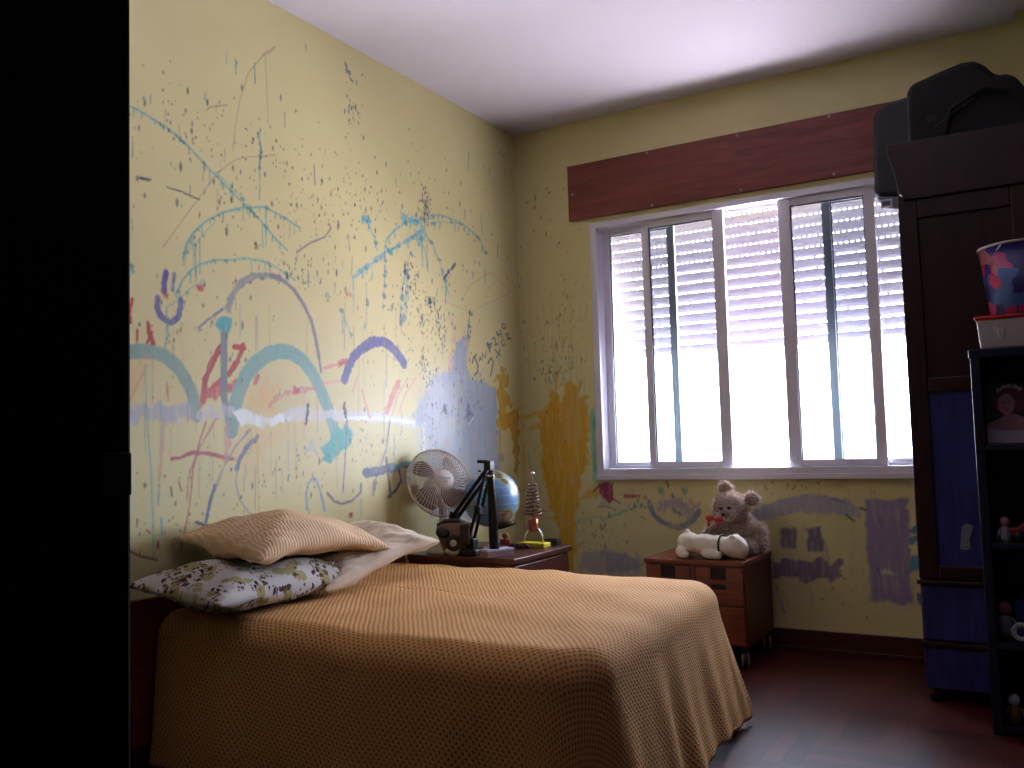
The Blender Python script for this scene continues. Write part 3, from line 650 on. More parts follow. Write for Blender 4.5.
('s',[-2.452,1.171,-2.449,1.02],0.0047,[119,125,138],0.4102558190871083,0.3),
('s',[-1.977,0.947,-1.981,0.772],0.0054,[184,147,138],0.5659632379450105,0.3),
('s',[-1.206,1.547,-1.21,1.424],0.0073,[205,170,127],0.4559919304905462,0.3),
('s',[-2.401,0.925,-2.4,0.849],0.0035,[162,159,159],0.5335873787849981,0.3),
('s',[-2.033,0.913,-2.037,0.851],0.0051,[162,159,159],0.5286357104370661,0.3),
('s',[-0.307,0.821,-0.313,0.661],0.0096,[162,159,159],0.4435195070499061,0.3),
('s',[-2.173,1.139,-2.17,1.051],0.0036,[119,125,138],0.37838405731786,0.3),
('s',[-2.175,0.98,-2.173,0.842],0.0037,[162,159,159],0.5588973936902892,0.3),
('s',[-0.757,1.541,-0.759,1.419],0.0086,[184,147,138],0.4287858270854936,0.3),
('s',[-1.216,1.294,-1.226,1.029],0.0074,[162,159,159],0.5554756262327911,0.3),
('s',[-1.697,1.519,-1.702,1.298],0.0041,[119,125,138],0.403905313695342,0.3),
('s',[-1.399,1.096,-1.398,1.009],0.0067,[205,170,127],0.3138612906572009,0.3),
('s',[-2.044,1.538,-2.046,1.42],0.0042,[141,170,170],0.5971624515509817,0.3),
('s',[-2.298,1.383,-2.299,1.265],0.0043,[184,147,138],0.3066701486123237,0.3),
('s',[-1.645,1.221,-1.644,1.069],0.0057,[162,159,159],0.5971009793310651,0.3),
('s',[-2.231,1.034,-2.236,0.848],0.0049,[184,147,138],0.44045582023469676,0.3),
('s',[-1.967,1.505,-1.97,1.373],0.0053,[119,125,138],0.4974588741454824,0.3),
('s',[-0.454,1.083,-0.469,0.777],0.0087,[184,147,138],0.4415218047673777,0.3),
('s',[-2.025,0.953,-2.029,0.896],0.0056,[141,170,170],0.5988807382653192,0.3),
('s',[-0.281,1.307,-0.288,1.142],0.0092,[141,170,170],0.4995031035794799,0.3),
('s',[-2.495,1.498,-2.493,1.39],0.0029,[119,125,138],0.36046872481474374,0.3),
('s',[-1.773,1.119,-1.772,0.917],0.0063,[162,159,159],0.3444083448578495,0.3),
('s',[-0.706,0.941,-0.715,0.827],0.0081,[119,125,138],0.3192860153653333,0.3),
('s',[-0.999,0.955,-1.009,0.794],0.0055,[141,170,170],0.42390392762075296,0.3),
('s',[-2.279,1.222,-2.279,1.11],0.005,[119,125,138],0.5621060037564654,0.3),
('s',[-1.898,1.071,-1.902,0.916],0.0056,[184,147,138],0.3366190341908254,0.3),
('s',[-1.097,1.458,-1.101,1.261],0.0077,[141,170,170],0.320024323646004,0.3),
('s',[-0.92,1.472,-0.928,1.333],0.0069,[205,170,127],0.49902766636524615,0.3),
('s',[-1.193,1.475,-1.201,1.267],0.0074,[119,125,138],0.546035691736952,0.3),
('s',[-0.461,1.325,-0.467,1.178],0.0082,[162,159,159],0.5220521077483454,0.3),
('s',[-2.377,1.201,-2.38,1.036],0.0028,[141,170,170],0.5460957389080571,0.3),
('s',[-1.152,1.06,-1.16,0.832],0.0077,[119,125,138],0.5116465533685199,0.3),
('s',[-1.082,1.631,-1.085,1.524],0.0074,[162,159,159],0.5394416501212423,0.3),
('s',[-0.64,0.968,-0.653,0.831],0.0069,[205,170,127],0.46955460079119515,0.3),
('s',[-2.243,1.264,-2.245,1.073],0.0041,[205,170,127],0.5010503135996627,0.3),
('s',[-1.967,1.722,-1.97,1.707],0.0059,[98,147,159],0.527314893576833,0.3),
('s',[-1.785,1.889,-1.789,1.831],0.0044,[98,147,159],0.5352855611970796,0.3),
('s',[-2.493,2.025,-2.495,1.97],0.0044,[109,103,117],0.594505115665815,0.3),
('s',[-2.365,2.167,-2.368,2.126],0.0049,[141,125,138],0.5287954410859383,0.3),
('s',[-2.426,2.198,-2.426,2.171],0.0051,[141,125,138],0.6062426372321997,0.3),
('s',[-0.23,2.448,-0.234,2.392],0.0066,[98,147,159],0.5102036814907277,0.3),
('s',[-1.104,2.236,-1.098,2.203],0.0085,[109,103,117],0.5616576051767607,0.3),
('s',[-2.244,1.728,-2.242,1.704],0.0038,[109,103,117],0.5133745978889412,0.3),
('s',[-0.373,2.213,-0.369,2.127],0.0071,[109,103,117],0.5695392704604272,0.3),
('s',[-0.474,2.528,-0.487,2.43],0.0081,[98,147,159],0.61110204142734,0.3),
('s',[-2.129,2.055,-2.13,2.015],0.0033,[141,125,138],0.44609694665285327,0.3),
('s',[-1.806,2.328,-1.806,2.274],0.0066,[109,103,117],0.5595829055922752,0.3),
('s',[-0.77,2.848,-0.771,2.79],0.0058,[109,103,117],0.442333587093342,0.3),
('s',[-1.525,1.692,-1.53,1.646],0.0046,[98,147,159],0.5929058351288691,0.3),
('s',[-0.875,2.974,-0.878,2.946],0.0071,[98,147,159],0.6825149847719929,0.3),
('s',[-2.097,2.472,-2.101,2.419],0.0052,[98,147,159],0.4610879034727365,0.3),
('s',[-0.881,2.089,-0.881,2.04],0.0079,[141,125,138],0.5609276471365361,0.3),
('s',[-2.498,1.766,-2.495,1.73],0.0033,[109,103,117],0.6504556630345439,0.3),
('s',[-2.299,1.88,-2.297,1.856],0.0031,[98,147,159],0.5658984650961262,0.3),
('s',[-2.196,2.283,-2.199,2.255],0.005,[98,147,159],0.608648912957054,0.3),
('s',[-1.437,1.906,-1.434,1.845],0.0078,[141,125,138],0.6515098591596831,0.3),
('s',[-0.526,2.208,-0.532,2.165],0.0105,[141,125,138],0.5764155201889802,0.3),
('s',[-2.145,1.944,-2.145,1.897],0.0033,[141,125,138],0.5629347345742207,0.3),
('s',[-1.816,1.852,-1.819,1.814],0.0047,[109,103,117],0.42518097499180235,0.3),
('s',[-1.416,1.818,-1.423,1.744],0.0063,[141,125,138],0.5644749801922351,0.3),
('s',[-2.206,2.013,-2.21,1.961],0.0046,[141,125,138],0.6417557708792346,0.3),
('s',[-2.067,1.565,-2.065,1.518],0.0035,[109,103,117],0.6203250293842734,0.3),
('s',[-2.308,2.131,-2.312,2.1],0.0034,[109,103,117],0.5721405725055945,0.3),
('s',[-2.109,2.1,-2.113,2.06],0.0034,[109,103,117],0.6314125362978718,0.3),
('s',[-1.483,1.795,-1.479,1.768],0.0059,[141,125,138],0.624988911026912,0.3),
('s',[-0.348,1.928,-0.348,1.861],0.011,[98,147,159],0.550530843784327,0.3),
('s',[-1.324,1.654,-1.325,1.621],0.0064,[109,103,117],0.696115220867977,0.3),
('s',[-2.146,2.256,-2.148,2.226],0.0037,[109,103,117],0.47289399290826206,0.3),
('s',[-2.267,1.935,-2.264,1.887],0.0044,[141,125,138],0.669265856234248,0.3),
('s',[-1.445,1.911,-1.451,1.889],0.0069,[141,125,138],0.47562639914639465,0.3),
('s',[-0.206,2.086,-0.218,2.018],0.0095,[109,103,117],0.49250057192551094,0.3),
('s',[-1.521,1.808,-1.525,1.775],0.0061,[141,125,138],0.45018840175717567,0.3),
('s',[-1.683,2.651,-1.68,2.624],0.0071,[98,147,159],0.5486064477785035,0.3),
('s',[-0.269,2.497,-0.274,2.453],0.0069,[109,103,117],0.5461235374332224,0.3),
('s',[-0.876,2.863,-0.872,2.827],0.0094,[98,147,159],0.4582689670407489,0.3)]
LEFT_SPECKS=[
(-0.868,2.163,0.033,0.079,90,[57,91,104]),
(-0.886,2.11,0.041,0.049,30,[66,103,117]),
(-1.009,1.801,0.071,0.104,60,[78,76,98]),
(-0.854,1.693,0.042,0.025,45,[53,94,96]),
(-0.791,1.587,0.051,0.088,70,[61,98,102]),
(-0.914,1.385,0.032,0.066,40,[66,98,102]),
(-0.914,1.599,0.041,0.057,20,[76,103,106]),
(-2.111,1.817,0.014,0.015,6,[33,40,43]),
(-1.958,1.767,0.02,0.008,12,[44,58,64]),
(-1.676,1.723,0.131,0.049,40,[94,114,117]),
(-1.788,1.686,0.17,0.04,40,[94,103,112]),
(-1.467,1.648,0.052,0.021,14,[221,125,106]),
(-1.572,1.631,0.018,0.013,10,[103,181,180]),
(-1.415,2.426,0.027,0.062,14,[87,114,117]),
(-1.401,2.453,0.067,0.112,25,[98,91,101]),
(-1.611,2.023,0.321,0.208,110,[113,98,102]),
(-1.99,2.015,0.442,0.228,90,[106,94,102]),
(-1.071,2.19,0.412,0.237,50,[109,91,96]),
(-2.307,2.044,0.222,0.279,60,[104,96,102]),
(-0.868,1.316,0.066,0.095,40,[104,103,117]),
(-1.133,1.44,0.19,0.181,60,[109,109,123]),
(-0.616,1.227,0.186,0.199,90,[139,143,170]),
(-0.88,1.031,0.066,0.141,40,[130,136,159]),
(-2.226,1.428,0.278,0.208,70,[119,103,96]),
(-1.747,0.925,0.357,0.155,80,[119,109,106]),
(-2.314,0.848,0.215,0.133,40,[130,103,85]),
(-1.324,2.109,0.141,0.09,40,[119,103,117]),
(-0.775,1.565,0.463,0.294,90,[119,125,138]),
(-0.155,2.627,0.088,0.143,8,[87,69,64]),
(-0.483,2.114,0.304,0.316,50,[119,103,96]),
(-1.287,1.036,0.177,0.087,40,[141,125,138]),
(-0.974,1.688,0.336,0.19,80,[119,114,127])]
BACK_STROKES=[
('f',[0.113,1.061,0.123,1.171,0.168,1.213,0.196,1.3,0.232,1.276,0.255,1.22,0.282,1.306,0.314,1.331,0.349,1.302,0.359,1.247,0.4,1.235,0.415,1.17,0.406,1.074,0.402,0.983,0.404,0.871,0.349,0.829,0.338,0.69,0.31,0.583,0.3,0.307,0.227,0.303,0.217,0.528,0.16,0.646,0.14,0.77,0.118,0.853],0.0141,[229,175,26],1,0),
('s',[0.347,1.248,0.374,1.333],0.0172,[218,178,69],0.9,0.4),
('s',[0.358,1.226,0.406,1.24],0.0201,[218,178,69],0.9,0.4),
('s',[0.221,1.298,0.236,1.385],0.0176,[232,181,77],0.8,0.5),
('s',[0.194,1.234,0.201,1.277],0.0172,[232,181,77],0.8,0.15),
('f',[0.295,1.316,0.331,1.314,0.336,1.119,0.276,1.121],0.023,[218,184,100],0.5,0),
('f',[0.278,1.176,0.333,1.2,0.356,1.011,0.272,1.013],0.0287,[215,184,131],0.4,0),
('f',[0.394,0.754,0.465,0.775,0.474,0.723,0.415,0.691,0.356,0.69],0.0137,[232,178,29],0.9,0),
('f',[-0.023,1.2,0.01,1.215,0.007,1.143,-0.003,1.02,0.006,0.909,0.003,0.831,-0.021,0.876,-0.035,1.021],0.0117,[237,184,32],0.95,0),
('s',[0.001,1.143,0.085,1.162,0.148,1.17],0.0205,[237,190,54],0.85,0.5),
('s',[0.05,1.08,0.114,1.105,0.135,1.149],0.0264,[237,187,48],0.8,0.5),
('s',[-0.041,0.854,-0.029,0.832],0.0183,[204,149,54],0.9,0.15),
('s',[0.033,0.953,0.048,0.853,0.078,0.798,0.107,0.732],0.0088,[175,193,131],0.7,0.15),
('s',[0.071,0.963,0.11,0.99],0.0176,[232,190,85],0.6,0.5),
('s',[0.433,1.158,0.433,1.009,0.435,0.902,0.436,0.775],0.033,[141,209,175],0.85,0.5),
('s',[0.443,1.115,0.438,0.849],0.0112,[105,178,156],0.8,0.5),
('f',[0.459,0.781,0.546,0.786,0.537,0.697,0.513,0.665,0.479,0.702,0.463,0.723],0.0064,[153,36,76],1,0),
('s',[0.428,0.738,0.465,0.77],0.011,[105,71,85],1,0.15),
('s',[0.537,0.697,0.576,0.676],0.0084,[161,55,85],1,0.15),
('s',[0.605,0.713,0.684,0.713],0.0168,[187,71,88],0.95,0.4),
('f',[0.601,0.744,0.692,0.775,0.724,0.754,0.645,0.723],0.0157,[218,171,137],0.5,0),
('s',[0.448,0.654,0.495,0.66,0.552,0.64],0.0088,[119,134,110],0.8,0.15),
('s',[0.481,0.592,0.574,0.624,0.704,0.672],0.0157,[170,200,156],0.85,0.4),
('s',[0.322,0.583,0.458,0.607],0.0137,[178,206,162],0.6,0.4),
('s',[0.467,0.534,0.491,0.566],0.0088,[133,143,125],1,0.15),
('s',[0.737,0.683,0.757,0.627,0.804,0.582,0.862,0.558,0.92,0.565,0.968,0.595,1.001,0.64],0.0282,[136,140,162],0.95,0.3),
('f',[0.771,0.693,0.852,0.709,0.926,0.694,0.944,0.635,0.882,0.654,0.816,0.623,0.779,0.643],0.0205,[158,153,187],0.7,0),
('f',[0.925,0.669,0.993,0.685,0.985,0.615,0.926,0.585],0.0195,[158,153,187],0.6,0),
('f',[0.86,0.644,0.913,0.639,0.901,0.609],0.0102,[124,131,162],0.9,0),
('f',[0.784,0.754,0.822,0.754,0.821,0.724,0.788,0.724],0.0061,[124,171,137],0.9,0),
('f',[0.912,0.754,0.949,0.755,0.943,0.725,0.916,0.724],0.0061,[124,171,137],0.9,0),
('s',[0.804,0.724,0.803,0.694],0.0064,[133,181,147],0.7,0.15),
('s',[0.932,0.724,0.936,0.695],0.0061,[133,181,147],0.7,0.15),
('s',[0.839,0.785,0.844,0.765],0.0131,[136,134,131],1,0.15),
('f',[1.232,0.629,1.306,0.668,1.394,0.703,1.497,0.717,1.589,0.727,1.668,0.714,1.72,0.691,1.753,0.66,1.768,0.619,1.708,0.623,1.656,0.64,1.562,0.643,1.475,0.642,1.399,0.622,1.327,0.597,1.255,0.596],0.0087,[178,175,187],0.97,0),
('s',[1.641,0.704,1.698,0.691],0.0131,[141,124,168],0.7,0.5),
('s',[1.699,0.632,1.733,0.605],0.0096,[91,93,116],1,0.15),
('s',[1.762,0.664,1.787,0.655],0.0109,[91,102,131],1,0.15),
('f',[1.396,0.561,1.476,0.563,1.471,0.469,1.397,0.471],0.0066,[136,127,144],1,0),
('f',[1.522,0.573,1.59,0.574,1.594,0.464,1.517,0.461],0.007,[130,121,150],1,0),
('f',[1.342,0.403,1.413,0.415,1.482,0.409,1.583,0.436,1.609,0.414,1.671,0.426,1.668,0.353,1.596,0.331,1.514,0.318,1.432,0.327,1.338,0.318],0.0158,[124,105,150],0.9,0),
('s',[1.365,0.296,1.38,0.226,1.397,0.171],0.0116,[164,146,181],0.6,0.7),
('s',[1.392,0.274,1.417,0.205],0.009,[161,140,178],0.6,0.6),
('s',[1.522,0.291,1.532,0.227],0.0116,[181,178,209],0.5,0.6),
('s',[1.604,0.492,1.609,0.423],0.0135,[161,149,178],0.5,0.15),
('s',[1.733,0.519,1.716,0.446],0.0109,[189,190,199],0.5,0.6),
('s',[1.432,0.627,1.426,0.585],0.0074,[189,189,201],0.5,0.15),
('s',[1.571,0.639,1.574,0.606],0.0072,[189,189,201],0.5,0.15),
('f',[1.789,0.701,1.883,0.706,1.962,0.706,1.967,0.57,1.962,0.394,1.958,0.245,1.9,0.241,1.847,0.251,1.783,0.243,1.784,0.431,1.782,0.565],0.0074,[158,143,181],0.97,0),
('s',[1.85,0.643,1.847,0.589],0.0175,[130,124,162],0.6,0.5),
('f',[1.828,0.379,1.854,0.398,1.887,0.386,1.899,0.373,1.832,0.37],0.0044,[218,225,193],0.95,0),
('s',[1.821,0.396,1.832,0.37],0.0066,[76,77,100],1,0.15),
('f',[1.791,0.319,1.955,0.35,1.954,0.245,1.792,0.248],0.0212,[147,131,175],0.4,0),
('f',[1.646,0.792,1.716,0.787,1.688,0.75,1.662,0.759],0.0087,[198,171,150],0.5,0),
('f',[1.908,0.791,1.987,0.786,1.977,0.764,1.919,0.764],0.0087,[175,159,147],0.5,0),
('s',[1.983,0.566,2.008,0.588],0.0255,[62,149,178],0.95,0.3),
('s',[1.972,0.521,2.006,0.544],0.0289,[62,146,181],0.95,0.3),
('f',[1.965,0.455,2.006,0.461,2.003,0.405,1.957,0.389],0.0064,[62,153,181],0.95,0),
('s',[1.988,0.286,1.994,0.248],0.0212,[79,109,156],0.9,0.15),
('f',[0.334,0.425,0.451,0.423,0.594,0.418,0.688,0.406,0.684,0.31,0.329,0.308],0.021,[170,165,190],0.6,0),
('f',[0.468,0.414,0.649,0.405,0.674,0.335,0.482,0.315],0.0215,[153,146,175],0.6,0),
('f',[1.333,0.412,1.352,0.413,1.348,0.328,1.329,0.327],0.0095,[133,112,156],0.8,0),
('s',[0.199,1.388,0.222,1.331],0.0117,[161,193,156],0.6,0.8),
('s',[0.25,1.417,0.278,1.339],0.0086,[161,193,156],0.5,0.8),
('s',[0.173,1.356,0.197,1.322],0.0088,[161,181,156],0.6,0.8),
('s',[0.145,1.792,0.183,1.621,0.164,1.456],0.0059,[204,181,137],0.4,0.5),
('s',[0.324,1.773,0.326,1.499],0.0057,[204,181,137],0.4,0.5),
('s',[0.162,1.652,0.152,1.507],0.006,[181,165,107],0.4,0.3),
('s',[0.21,1.744,0.21,1.653],0.0059,[181,165,107],0.4,0.3),
('s',[0.213,1.589,0.208,1.392],0.0057,[181,165,107],0.4,0.3),
('s',[0.471,1.59,0.468,1.413],0.0056,[181,165,107],0.4,0.3),
('s',[0.317,1.592,0.307,1.48],0.0059,[181,165,107],0.4,0.3),
('s',[0.491,1.634,0.489,1.45],0.0055,[181,165,107],0.4,0.3),
('s',[0.394,1.368,0.387,1.177],0.0056,[181,165,107],0.4,0.3),
('s',[0.304,1.44,0.296,1.384],0.0059,[181,165,107],0.4,0.3),
('s',[0.383,1.713,0.38,1.662],0.0057,[181,165,107],0.4,0.3),
('s',[0.453,1.395,0.451,1.189],0.0055,[181,165,107],0.4,0.3),
('s',[0.274,1.617,0.267,1.492],0.0057,[181,165,107],0.4,0.3),
('s',[0.184,1.467,0.174,1.26],0.0057,[181,165,107],0.4,0.3),
('s',[0.289,1.724,0.284,1.649],0.0057,[181,165,107],0.4,0.3),
('s',[0.311,1.46,0.302,1.277],0.0057,[181,165,107],0.4,0.3),
('s',[0.098,1.532,0.089,1.434],0.006,[181,165,107],0.4,0.3),
('s',[0.325,1.479,0.318,1.301],0.0057,[181,165,107],0.4,0.3),
('s',[0.227,1.525,0.216,1.358],0.0059,[181,165,107],0.4,0.3),
('s',[0.215,1.527,0.211,1.444],0.0059,[181,165,107],0.4,0.3),
('s',[0.412,1.504,0.41,1.456],0.0056,[181,165,107],0.4,0.3),
('s',[0.069,1.447,0.065,1.359],0.0059,[181,165,107],0.4,0.3),
('s',[0.423,1.738,0.418,1.659],0.0056,[181,165,107],0.4,0.3),
('s',[0.478,1.588,0.478,1.53],0.0055,[181,165,107],0.4,0.3),
('s',[0.256,1.745,0.25,1.559],0.0057,[181,165,107],0.4,0.3),
('s',[0.333,1.542,0.331,1.396],0.0057,[181,165,107],0.4,0.3),
('s',[0.058,1.506,0.056,1.35],0.006,[181,165,107],0.4,0.3),
('s',[0.285,1.347,0.276,1.164],0.0059,[181,165,107],0.4,0.3),
('s',[0.282,1.575,0.279,1.517],0.0057,[181,165,107],0.4,0.3),
('s',[0.353,1.523,0.349,1.316],0.0056,[181,165,107],0.4,0.3),
('s',[0.492,1.561,0.487,1.503],0.0055,[181,165,107],0.4,0.3),
('s',[0.376,1.504,0.371,1.294],0.0056,[181,165,107],0.4,0.3),
('s',[0.888,0.681,0.883,0.652],0.0061,[161,159,178],0.5,0.3),
('s',[0.793,0.59,0.793,0.568],0.0061,[175,165,147],0.5,0.3),
('s',[0.476,0.707,0.474,0.628],0.0066,[161,159,178],0.5,0.3),
('s',[1.636,0.397,1.634,0.337],0.0054,[175,165,147],0.5,0.3),
('s',[0.604,0.578,0.605,0.536],0.0064,[175,165,147],0.5,0.3),
('s',[1.5,0.563,1.496,0.507],0.0057,[161,159,178],0.5,0.3),
('s',[0.972,0.229,0.968,0.154],0.0061,[161,159,178],0.5,0.3),
('s',[1.51,0.599,1.509,0.556],0.0054,[175,165,147],0.5,0.3),
('s',[1.867,0.619,1.863,0.571],0.0052,[161,159,178],0.5,0.3),
('s',[1.72,0.73,1.716,0.675],0.0055,[161,159,178],0.5,0.3),
('s',[1.842,0.456,1.843,0.413],0.0052,[161,159,178],0.5,0.3),
('s',[1.282,0.688,1.28,0.652],0.0058,[175,165,147],0.5,0.3),
('s',[1.711,0.388,1.708,0.359],0.0054,[175,165,147],0.5,0.3),
('s',[0.919,0.711,0.916,0.641],0.0061,[175,165,147],0.5,0.3),
('s',[1.762,0.395,1.757,0.369],0.0052,[161,159,178],0.5,0.3),
('s',[1.814,0.758,1.811,0.712],0.0052,[161,159,178],0.5,0.3),
('s',[0.852,0.218,0.853,0.153],0.0063,[161,159,178],0.5,0.3),
('s',[0.483,0.583,0.484,0.542],0.0066,[175,165,147],0.5,0.3),
('s',[1.092,0.257,1.094,0.202],0.0058,[175,165,147],0.5,0.3),
('s',[0.665,0.303,0.66,0.236],0.0064,[175,165,147],0.5,0.3),
('s',[1.726,0.579,1.723,0.548],0.0054,[175,165,147],0.5,0.3),
('s',[0.816,0.731,0.819,0.686],0.0061,[161,159,178],0.5,0.3),
('s',[0.565,0.313,0.557,0.238],0.0066,[175,165,147],0.5,0.3),
('s',[1.208,0.298,1.21,0.268],0.0057,[161,159,178],0.5,0.3)]
BACK_SPECKS=[
(0.254,1.532,0.133,0.137,60,[141,149,125]),
(0.217,1.37,0.086,0.066,50,[133,165,141]),
(0.188,2.292,0.112,0.224,30,[161,137,100]),
(0.011,1.806,0.038,0.338,30,[161,149,116]),
(0.687,0.667,0.216,0.077,50,[161,149,137]),
(0.453,0.481,0.143,0.131,40,[161,159,147]),
(0.235,1.014,0.073,0.217,20,[161,118,39]),
(1.498,0.745,0.268,0.037,30,[161,149,125]),
(1.611,0.286,0.132,0.137,20,[175,165,162]),
(0.324,1.773,0.12,0.218,40,[175,159,131]),
(0.37,0.584,0.116,0.106,30,[147,165,125])]

WALLC = np.array(lin((229, 217, 156)))
def vnoise(u, v, s, seed):
    r = np.random.default_rng(seed); g = r.random((64, 64))
    a = u/s; b = v/s; i = np.floor(a).astype(int); j = np.floor(b).astype(int); fa = a-i; fb = b-j
    fa = fa*fa*(3-2*fa); fb = fb*fb*(3-2*fb); G = lambda x, y: g[x % 64, y % 64]
    return (G(i, j)*(1-fa)+G(i+1, j)*fa)*(1-fb)+(G(i, j+1)*(1-fa)+G(i+1, j+1)*fa)*fb
def smooth01(x): x = np.clip(x, 0, 1); return x*x*(3-2*x)
def paint(U, V, strokes, specks, px):
    col = np.tile(WALLC, (len(U), 1))
    for q, (typ, pts, w, c, al, rag) in enumerate(strokes):
        P = np.array(pts).reshape(-1, 2); pad = w*1.5+.02
        idx = np.where((U > P[:, 0].min()-pad) & (U < P[:, 0].max()+pad) & (V > P[:, 1].min()-pad) & (V < P[:, 1].max()+pad))[0]
        if not len(idx): continue
        u = U[idx]; v = V[idx]
        n1 = vnoise(u, v, .028, q)-.5; n2 = vnoise(u+7, v+3, .009, q+500)-.5
        if typ == 's':
            d = np.full(len(idx), 9.); along = np.zeros(len(idx)); acc = 0
            for a, b in zip(P[:-1], P[1:]):
                L = max(np.hypot(*(b-a)), 1e-6); t = np.clip(((u-a[0])*(b[0]-a[0])+(v-a[1])*(b[1]-a[1]))/L/L, 0, 1)
                dd = np.hypot(u-a[0]-t*(b[0]-a[0]), v-a[1]-t*(b[1]-a[1])); m = dd < d; d[m] = dd[m]; along[m] = acc+t[m]*L; acc += L
            h = w/2*.92*(1+rag*1.2*n1*2+rag*.9*n2*2)
            m = smooth01((h-d)/px+.5)*np.minimum(1, np.maximum(w, .002)/px*1.2)
            st = vnoise(d*1.0, along*.08, max(w*.13, .002), q+900)       # bristle streaks along the stroke
            m = m*(1-(.05+rag*.7)*smooth01((st-.55)*3)*(w > .02))
        else:
            uu = u+n1*w*2.2+n2*w; vv = v+(vnoise(u+3, v+9, .03, q+77)-.5)*w*2.2+n2*w
            ins = np.zeros(len(idx), bool); dist = np.full(len(idx), 9.)
            for a, b in zip(P, np.roll(P, -1, 0)):
                cnd = ((a[1] > vv) != (b[1] > vv)); x = (b[0]-a[0])*(vv-a[1])/((b[1]-a[1]) if abs(b[1]-a[1]) > 1e-9 else 1e-9)+a[0]
                ins ^= cnd & (uu < x)
                L = max(np.hypot(*(b-a)), 1e-6); t = np.clip(((uu-a[0])*(b[0]-a[0])+(vv-a[1])*(b[1]-a[1]))/L/L, 0, 1)
                dist = np.minimum(dist, np.hypot(uu-a[0]-t*(b[0]-a[0]), vv-a[1]-t*(b[1]-a[1])))
            soft = px if al > .55 else max(px, w*2.5)
            m = smooth01(np.where(ins, dist, -dist)/soft*.5+.5)
            st = vnoise(u*1.0, v*.1, .008, q+900)                        # vertical brush marks
            m = m*(1-.3*smooth01((st-.5)*2.5))
        m = (m*al)[:, None]
        tone = (1+.16*(vnoise(u, v*.25, .012, q+33)-.5))[:, None]
        col[idx] = col[idx]*(1-m)+np.array(lin(c))*tone*m
    r = np.random.default_rng(5)
    cell = {}
    keys = (np.floor(U/.05).astype(int)*10000+np.floor(V/.05).astype(int))
    order = np.argsort(keys, kind='stable'); ks = keys[order]
    for (cu, cv, su, sv, n, c) in specks:
        for _ in range(n):
            u0 = cu+r.normal()*su*.6; v0 = cv+r.normal()*sv*.6; rad = .0019+.0036*r.random()**2.6; ln = 1+2.2*r.random()**2
            cc = np.array(lin(c))*(.35+.7*r.random()); al = .7+.3*r.random()
            for du in (-1, 0, 1):
                for dv in (-1, 0, 1):
                    key = int(math.floor(u0/.05)+du)*10000+int(math.floor(v0/.05)+dv)
                    a, b = np.searchsorted(ks, [key, key+1])
                    if a == b: continue
                    ii = order[a:b]
                    d = np.hypot(U[ii]-u0, (V[ii]-v0)/ln); m = (smooth01((rad-d)/px+.5)*al)[:, None]
                    col[ii] = col[ii]*(1-m)+cc*m
    return col
def wall_mesh(name, patches, boxes, mp, strokes, specks, px):
    """patches: (u0,u1,v0,v1) fine grids on the room side; boxes: the masonry behind them"""
    V = []; F = []
    for (u0, u1, v0, v1) in patches:
        nu = max(1, round((u1-u0)/px)); nv = max(1, round((v1-v0)/px)); o = sum(len(x) for x in V)
        uu, vv = np.meshgrid(np.linspace(u0, u1, nu+1), np.linspace(v0, v1, nv+1), indexing='ij')
        V.append(np.stack([uu.ravel(), vv.ravel()], 1))
        i = (np.arange(nu)[:, None]*(nv+1)+np.arange(nv)[None]).ravel()+o
        F.append(np.stack([i, i+1, i+nv+2, i+nv+1], 1) if name == 'wall_left' else np.stack([i, i+nv+1, i+nv+2, i+1], 1))
    UV = np.concatenate(V); F = np.concatenate(F)
    col = paint(UV[:, 0], UV[:, 1], strokes, specks, px)
    co = np.array([mp(*p) for p in UV])
    bx = MB()
    for b in boxes: bx.box(*b)
    nv0 = len(co); co = np.concatenate([co, np.array(bx.v)]); col = np.concatenate([col, np.tile(WALLC, (len(bx.v), 1))])
    F = np.concatenate([F, np.array(bx.f)+nv0])
    me = bpy.data.meshes.new(name); me.vertices.add(len(co)); me.vertices.foreach_set('co', co.astype(np.float32).ravel())
    me.loops.add(F.size); me.loops.foreach_set('vertex_index', F.ravel().astype(np.int32))
    me.polygons.add(len(F)); me.polygons.foreach_set('loop_start', (np.arange(len(F))*4).astype(np.int32))
    me.update(calc_edges=True)
    ca = me.color_attributes.new('paint', 'FLOAT_COLOR', 'POINT')
    ca.data.foreach_set('color', np.concatenate([col, np.ones((len(col), 1))], 1).astype(np.float32).ravel())
    me.materials.append(M_PAINTED); me.validate()
    o = bpy.data.objects.new(name, me); C.objects.link(o); o['kind'] = 'structure'
    return o

# ---------------------------------------------------------------- room shell  (x along the window wall, y into the room is negative)
H = 2.75; XR = 3.1; YF = -3.95
WX0, WX1, WZ0, WZ1 = .47, 2.22, .82, 2.17
wall_mesh('wall_left', [(-2.62, 0, .40, H), (YF, -2.62, 0, H), (-2.62, 0, 0, .40)], [(-.15, -.004, YF-.15, .2, -.1, H+.1)],
          lambda y, z: (0, y, z), LEFT_STROKES, LEFT_SPECKS, .005)
wall_mesh('wall_back', [(0, 2.12, 0, WZ0), (0, WX0, WZ0, WZ1), (2.12, XR, 0, WZ0), (WX1, XR, WZ0, WZ1), (0, XR, WZ1, H)],
          [(0, WX0, .004, .2, -.1, H+.1), (WX1, XR, .004, .2, -.1, H+.1), (WX0, WX1, .004, .2, -.1, WZ0), (WX0, WX1, .004, .2, WZ1, H+.1)],
          lambda x, z: (x, 0, z), BACK_STROKES, BACK_SPECKS, .006)
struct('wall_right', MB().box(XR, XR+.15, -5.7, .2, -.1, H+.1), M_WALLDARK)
DX0, DX1, DZ = 1.937, 2.80, 2.12
